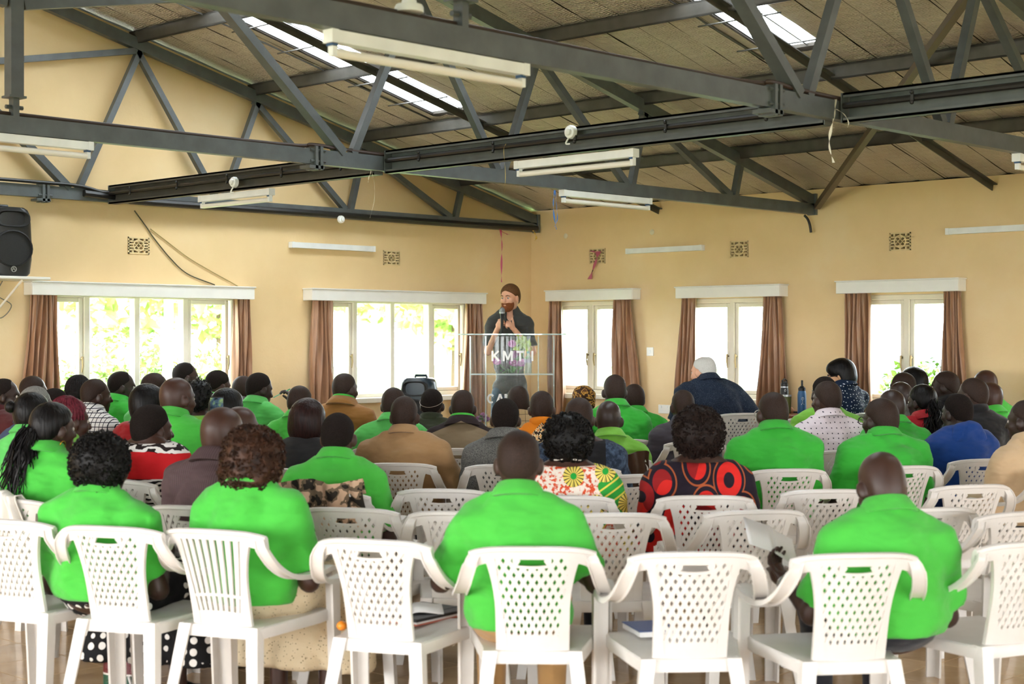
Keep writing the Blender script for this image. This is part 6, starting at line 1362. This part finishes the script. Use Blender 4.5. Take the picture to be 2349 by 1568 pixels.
# ---- table with bottles
M_WOOD = plain('red_brown_wood', '7a3f20', .35, var=.2, scale=12)
tz = .80; tp = at(1822, 900, 13.25); ta = heading(-38); e = empty('side_table', (tp[0], tp[1], SB), ta)
MB().rbox((.0, 0, tz-.018), (1.05, .55, .036), .006).build('top', M_WOOD, e, 30); MB().rbox((0, -.24, tz-.09), (.95, .02, .10), .004).build('apron', M_WOOD, e, 30); MB().rbox((0, .24, tz-.09), (.95, .02, .10), .004).build('apron', M_WOOD, e, 30)
for sx in (-1, 1):
    for sy in (-1, 1): MB().bar((sx*.47, sy*.23, 0), (sx*.47, sy*.23, tz-.036), .045, .045, (0, 1, 0)).build('leg', M_WOOD, e, 0)
tag(e, 'red-brown wooden table holding three bottles', 'table')
TT = SB+tz
def bottle(px, Z, prof, label, mats, cap, hgt, nm='drink_bottle', emblem=None):
    p = at(px, 900, Z); e = empty(nm, (p[0], p[1], TT)); MB().lathe([(r, z*hgt) for r, z in prof], n=22, caps=True).build('body', mats[0], e); cap(e, hgt)
    if emblem: emblem(e, hgt)
    return tag(e, label, 'bottle', 'bottles on the side table')
M_BB = plain('black_powder_coat', '1b1b1c', .4); M_BG = plain('olive_powder_coat', '5a6332', .45); M_BL = plain('blue_powder_coat', '2d5f8d', .45); M_WLOGO = plain('white_print', 'dfe3e6', .5)
def cap_loop(e, h): MB().lathe([(.030, h), (.031, h+.008), (.031, h+.03), (.024, h+.036), (.016, h+.036), (.016, h+.05), (.001, h+.05)], n=18).build('cap', M_BLACK, e); MB().lathe([(.0325, h-.004), (.0325, h+.006)], n=18).build('steel_ring', M_SILV, e); MB().tube([(-.03, 0, h+.02), (-.034, 0, h+.055), (0, 0, h+.068), (.034, 0, h+.055), (.03, 0, h+.02)], .006, 6).build('loop', M_BLACK, e)
def cap_straw(e, h): MB().lathe([(.030, h), (.031, h+.008), (.031, h+.022), (.02, h+.034), (.012, h+.040), (.001, h+.04)], n=18).build('cap', M_BLACK, e); MB().tube([(0, 0, h+.03), (.002, 0, h+.05), (.002, 0, h+.088)], [.010, .009, .008], 8).build('mouthpiece', M_BLACK, e)
FD = -FW
def emb(e, h, kind):
    b = MB(); r = .038; up = np.array([0, 0, 1.0]); pos = lambda x, z: FD*r*math.cos(x/r)+RT*r*math.sin(x/r)+up*z
    if kind == 'fig':
        for pts in ([(-.012, .125), (.0, .112), (.012, .125)], [(-.012, .075), (0, .092), (.012, .075)], [(0, .092), (0, .112)], [(-.009, .133), (0, .138), (.009, .133), (0, .126), (-.009, .133)]): b.tube([pos(x, z) for x, z in pts], .0016, 5)
    else: b.tube([pos(x, z) for x, z in ((0, .20), (.006, .188), (.005, .180), (0, .177), (-.005, .180), (-.006, .188), (0, .20))], .0018, 5)
    b.build('emblem', M_WLOGO, e)
bottle(1839, 13.1, [(.001, 0), (.035, 0), (.037, .01), (.037, .82), (.034, .92), (.029, 1.0)], 'blue drink bottle with black straw lid and white figure emblem', (M_BL,), cap_straw, .19, emblem=lambda e, h: emb(e, h, 'fig'))
bottle(1799, 13.3, [(.001, 0), (.035, 0), (.037, .01), (.037, .84), (.034, .93), (.029, 1.0)], 'black drink bottle with loop lid behind the green tumbler', (M_BB,), cap_loop, .215, emblem=lambda e, h: emb(e, h, 'drop'))
bottle(1805, 13.08, [(.001, 0), (.028, 0), (.030, .01), (.037, 1.0), (.034, 1.0), (.033, .93)], 'olive green tumbler before the black bottle', (M_BG,), lambda e, h: MB().lathe([(.0372, h-.012), (.0375, h+.002), (.034, h+.003)], n=20).build('steel_rim', M_SILV, e), .155, 'tumbler')
lp = at(1868, 900, 13.2); e = empty('laptop', (lp[0], lp[1], TT), heading(-38)); MB().rbox((0, 0, .008), (.30, .21, .014), .004).build('base', plain('dark_laptop', '26272a', .4), e, 30); MB().rbox((0, .005, .017), (.26, .10, .003), .001).build('keyboard', M_BLACK, e, 30); tag(e, 'dark flat laptop under the hands on the table', 'laptop')
# ---- raised hand with pen
o, org, a, ARM, ho_ = INFO['the person with a pen']; Wp = ARM[1][2]; V, Q = hand(Wp, (-.45, -.15, .9), (-.8, -.3, -.2), (-.2, -1, 0), (.5, .8, .6), (.6, .5)); hm = np_mesh('hand', V, Q); h_ = link('hand', hm, SKINS['d2'], o)
pw = rotz(a) @ (Wp+np.array([-.045, -.02, .10]))+org; mouth = rotz(a) @ (ho_+rotz(R(-26)) @ np.array([.01, .11, -.055]))+org; d = pw-mouth; d /= np.linalg.norm(d); e = empty('pen', mouth); MB().tube([d*0, d*.12], .0042, 8).build('barrel', plain('pale_green_pen', '9fe0c4', .3), e); MB().tube([d*.12, d*.145], [.0045, .004], 8).build('cap', plain('green_pen_cap', '2f9a62', .3), e); tag(e, 'pale green pen held to the mouth', 'pen')
# ---- phone held up
p = at(497, 938, 9.45); e = empty('phone', p, heading(4)); MB().rbox((0, 0, 0), (.085, .009, .15), .004).build('body', M_BLACK, e, 30)
def screen(t): n = t.noise(t.coord(), 22, 3); return t.ramp(n, [(.35, lin('20242c')), (.5, lin('58708c')), (.6, lin('9fc27a')), (.7, lin('c6b79a'))])
t_ = NT('phone_screen'); t_.base(screen(t_)); ms = t_.done(.15); MB().box((0, -.0052, 0), (.078, .001, .138)).build('screen', ms, e, 0); tag(e, 'black phone held up, its screen showing the room', 'phone')
# ---- white paper held by the reader
o, org, a, ARM, ho_ = INFO['the reading person']; Wp = ARM[-1][2]; c = at(1772, 1238, 5.95)
e = empty('paper_booklet', c, a+R(16)); M_PAPER = plain('white_paper', 'eeecea', .7, var=.02)
for sg in (-1, 1): b = MB(); b.loft([[np.array([sg*x, .012*math.sin(x*14), z]) for x in np.linspace(0, .11, 7)] for z in (-.08, .09)], closed=False); o2 = b.build('page', M_PAPER, e, 60); o2.modifiers.new('thickness', 'SOLIDIFY').thickness = .003
e.rotation_euler = (R(-58), R(24), a+R(6)); tag(e, 'open white paper booklet in the reader hand', 'booklet')
V, Q = hand(Wp, ARM[-1][2]-ARM[-1][1]+np.array([0, 0, .05]), (.2, .4, .9), (1, .0, .2), (.5, .6, .4), (.6, .6)); link('hand', np_mesh('hand', V, Q), SKINS['d1'], o)
b = MB(); d = ARM[-1][2]-ARM[-1][1]; d /= np.linalg.norm(d); x = np.cross(d, (0, 0, 1)); x /= np.linalg.norm(x); y = np.cross(x, d); b.tube([Wp-d*.015+(x*math.cos(t)+y*math.sin(t))*.032 for t in np.linspace(0, 2*PI, 17)], .006, 6); b.build('bracelet', M_SILV, o)
# ---- things left on seats
def on_seat(i, dx, dy): p, a = CP[i]; v = rotz(a) @ np.array([dx, dy, 0]); return np.array([p[0]+v[0], p[1]+v[1], SEAT+.006]), a
onz = lambda px, py, z=SEAT+.006: CAM+ray(px, py)*((z-CAM[2])/ray(px, py)[2])
c, a = on_seat(3, .085, .03); c = onz(962, 1412); e = empty('folder', c, a+R(-18))
MB().rbox((0, 0, .016), (.25, .33, .012), .003).build('cover', plain('black_folder', '1c1c1e', .5), e, 30); MB().rbox((.002, 0, .006), (.235, .315, .010), .001).build('papers', M_PAPER, e, 30); MB().rbox((.0, .0, -.001), (.25, .33, .004), .001).build('back_cover', plain('coral_folder_edge', 'c8614a', .5), e, 30); MB().box((.06, 0, .0225), (.012, .335, .002)).build('strap', M_BLACK, e, 0); tag(e, 'black folder with coral edge on the empty front chair', 'folder')
e2 = empty('notebook', c+np.array([0, 0, .024])-.04*RT, a+R(24))
for sg in (-1, 1): b = MB(); b.loft([[np.array([sg*x, y, .012*math.sin(min(1, x/.11)*PI)**.7*(1-x/.16)+.004]) for x in np.linspace(0, .13, 8)] for y in (-.1, .1)], closed=False); b.build('page', M_PAPER, e2, 60).modifiers.new('thickness', 'SOLIDIFY').thickness = .006
tag(e2, 'open white notebook lying on the black folder', 'notebook')
c, a = on_seat(5, -.10, -.02); c = onz(1492, 1450); e = empty('book', c, a+R(10)); MB().rbox((0, 0, .012), (.15, .20, .020), .002).build('pages', M_PAPER, e, 30); MB().rbox((0, 0, .024), (.155, .205, .004), .001).build('cover', plain('blue_book_cover', '23417f', .5), e, 30); tag(e, 'blue book on the empty front row chair', 'book')
c, a = on_seat(0, .10, -.06); c = onz(88, 1364); e = empty('glasses_case', c, a+R(-40)); MB().loft([[np.array([y, .034*k*math.cos(t), .024+.026*k*math.sin(t)]) for t in np.linspace(0, 2*PI, 14, endpoint=False)] for y, k in ((-.085, .25), (-.078, .65), (-.05, .95), (0, 1.0), (.05, .95), (.078, .65), (.085, .25))]).build('case', plain('brown_leather_case', '2e1c16', .35), e, 60); tag(e, 'dark brown glasses case on the left edge chair', 'case')
c, a = on_seat(0, .17, .04); c = onz(132, 1352); e = empty('phone', c, a+R(-35)); MB().rbox((0, 0, .006), (.078, .155, .010), .004).build('body', M_SILV, e, 30); MB().box((0, 0, .0115), (.072, .145, .001)).build('screen', plain('green_dark_glass', '10321f', .1), e, 0); tag(e, 'phone with dark green glass on the left edge chair', 'phone')
# ---- cloths over chairs
def drape(name, who_c, mat, w, zt, drop, label, front=.06, seed=1, chairpos=None):
    p, a = chairpos; r = np.random.default_rng(seed); ph = r.uniform(0, 6, 4)
    def fn(i, j):
        x = (i-.5)*w; s = j*(drop+front)
        if s < front: q = back_pt(min(.2, max(-.2, x)), zt, -.03*(1-s/front)-.0); z = zt+.015*math.sin(PI*.5*s/front)-.06*(1-s/front); y = q[1]+.045*(1-s/front)
        else: z = zt+.015-(s-front); q = back_pt(min(.2, max(-.2, x)), max(.47, min(zt, z)), .024+.012*math.sin(i*19+ph[0]+z*9)+.008*math.sin(i*41+ph[1])); y = q[1]
        return np.array([x+.01*math.sin(z*20+i*7), y, z+.012*math.sin(i*9+ph[2])])
    me = MB().grid(fn, 40, 20).mesh(name, 80); o = link(name, me, mat); o.location = (p[0], p[1], 0); o.rotation_euler = (0, 0, a); o.modifiers.new('thickness', 'SOLIDIFY').thickness = .006; return tag(o, label, 'cloth')
def chair_of(who): o, org, a, _, _ = INFO[who]; c = org+rotz(a) @ np.array([0, -.065, 0]); return (c, a)
drape('camouflage_cloth', 0, patt('sand_camouflage', pat_camo), .40, CT+.035, .24, 'sand camouflage cloth draped over a chair back', seed=3, chairpos=chair_of('the person with camouflage cloth'))
drape('brown_coat', 0, CL['brownc'], .42, CT+.02, .40, 'plain brown coat hung over the chair of the lime polo person', seed=4, chairpos=chair_of('the bald person in lime'))
drape('white_cloth', 0, plain('white_cloth', 'e8e1d8', .8), .22, CT+.012, .16, 'white cloth over the chair behind the ponytail', seed=5, chairpos=chair_of('the person with curly ponytail'))
# ---- beaded bag on the floor
bp = at(292, 1480, 6.75); e = empty('beaded_bag', (bp[0], bp[1], 0), heading(14))
def bag_mat():
    t = NT('black_red_green_beadwork'); z = t.sep(t.coord())[2]; be = t.node('ShaderNodeTexVoronoi'); be.inputs['Scale'].default_value = 120; t.link(t.coord(), be.inputs['Vector'])
    c = t.ramp(z, [(0, lin('0d4a34')), (.105, lin('0d4a34')), (.106, lin('d8d3cc')), (.116, lin('d8d3cc')), (.117, lin('5d0f14')), (.205, lin('5d0f14')), (.206, lin('d8d3cc')), (.216, lin('d8d3cc')), (.217, lin('131212'))], 'CONSTANT'); t.base(c); t.bump(be.outputs['Distance'], .5, .004); return t.done(.4)
MB().loft([[np.array([.105*k*math.copysign(abs(math.cos(t))**.7, math.cos(t)), .06*k*math.copysign(abs(math.sin(t))**.7, math.sin(t)), z]) for t in np.linspace(0, 2*PI, 20, endpoint=False)] for z, k in ((0, .92), (.02, 1.0), (.15, 1.0), (.28, .95), (.30, .9))]).build('pouch', bag_mat(), e, 40)
for sg in (-1, 1): MB().tube(bez([(-.06, sg*.05, .29), (-.05, sg*.045, .37), (0, sg*.04, .40), (.05, sg*.045, .37), (.06, sg*.05, .29)], 5), .006, 6).build('handle', M_BLACK, e)
MB().tube([(-.03, -.064, .26), (.03, -.066, .24), (.045, -.066, .225)], .006, 5).tube([(.04, -.066, .11), (.05, -.066, .08), (.03, -.066, .04)], .006, 5).build('white_trim', M_PAPER, e)
tag(e, 'beaded bag in black, red and green bands on the floor', 'bag')
o = MB().ball((0, 0, .018), (.02, .02, .018), 12, 8).build('bottle_cap', plain('orange_plastic', 'e8871c', .4)); c, a = on_seat(3, -.18, -.14); o.location = c; tag(o, 'small orange cap at the left of the notebook chair seat', 'cap')

# ---- leafy sprig rising behind the lectern roses
e = empty('leafy_sprig', bq+.06*RT+.06*FW); q = np.random.default_rng(9); tp_ = at(1199, 793, LZ+.08)-(bq+.06*RT+.06*FW); lb = MB()
for i in range(70):
    c = tp_+q.normal(0, 1, 3)*np.array([.035, .035, .04]); d = q.normal(size=3); d /= np.linalg.norm(d); s_ = np.cross(d, q.normal(size=3)); s_ /= np.linalg.norm(s_); L = q.uniform(.03, .055); lb.add([c-d*L, c+s_*L*.4, c+d*L, c-s_*L*.4], [(0, 1, 2, 3)])
tag(lb.build('leaves', plain('yellow_green_leaves', '9fb52c', .5, var=.2, scale=30), e, 0), kind='stuff'); MB().tube([(0, 0, 0), tp_*.5+np.array([.01, 0, 0]), tp_], .004, 6).build('stem', M_LF, e); tag(e, 'yellow-green leafy sprig beside the lectern roses', 'plant')
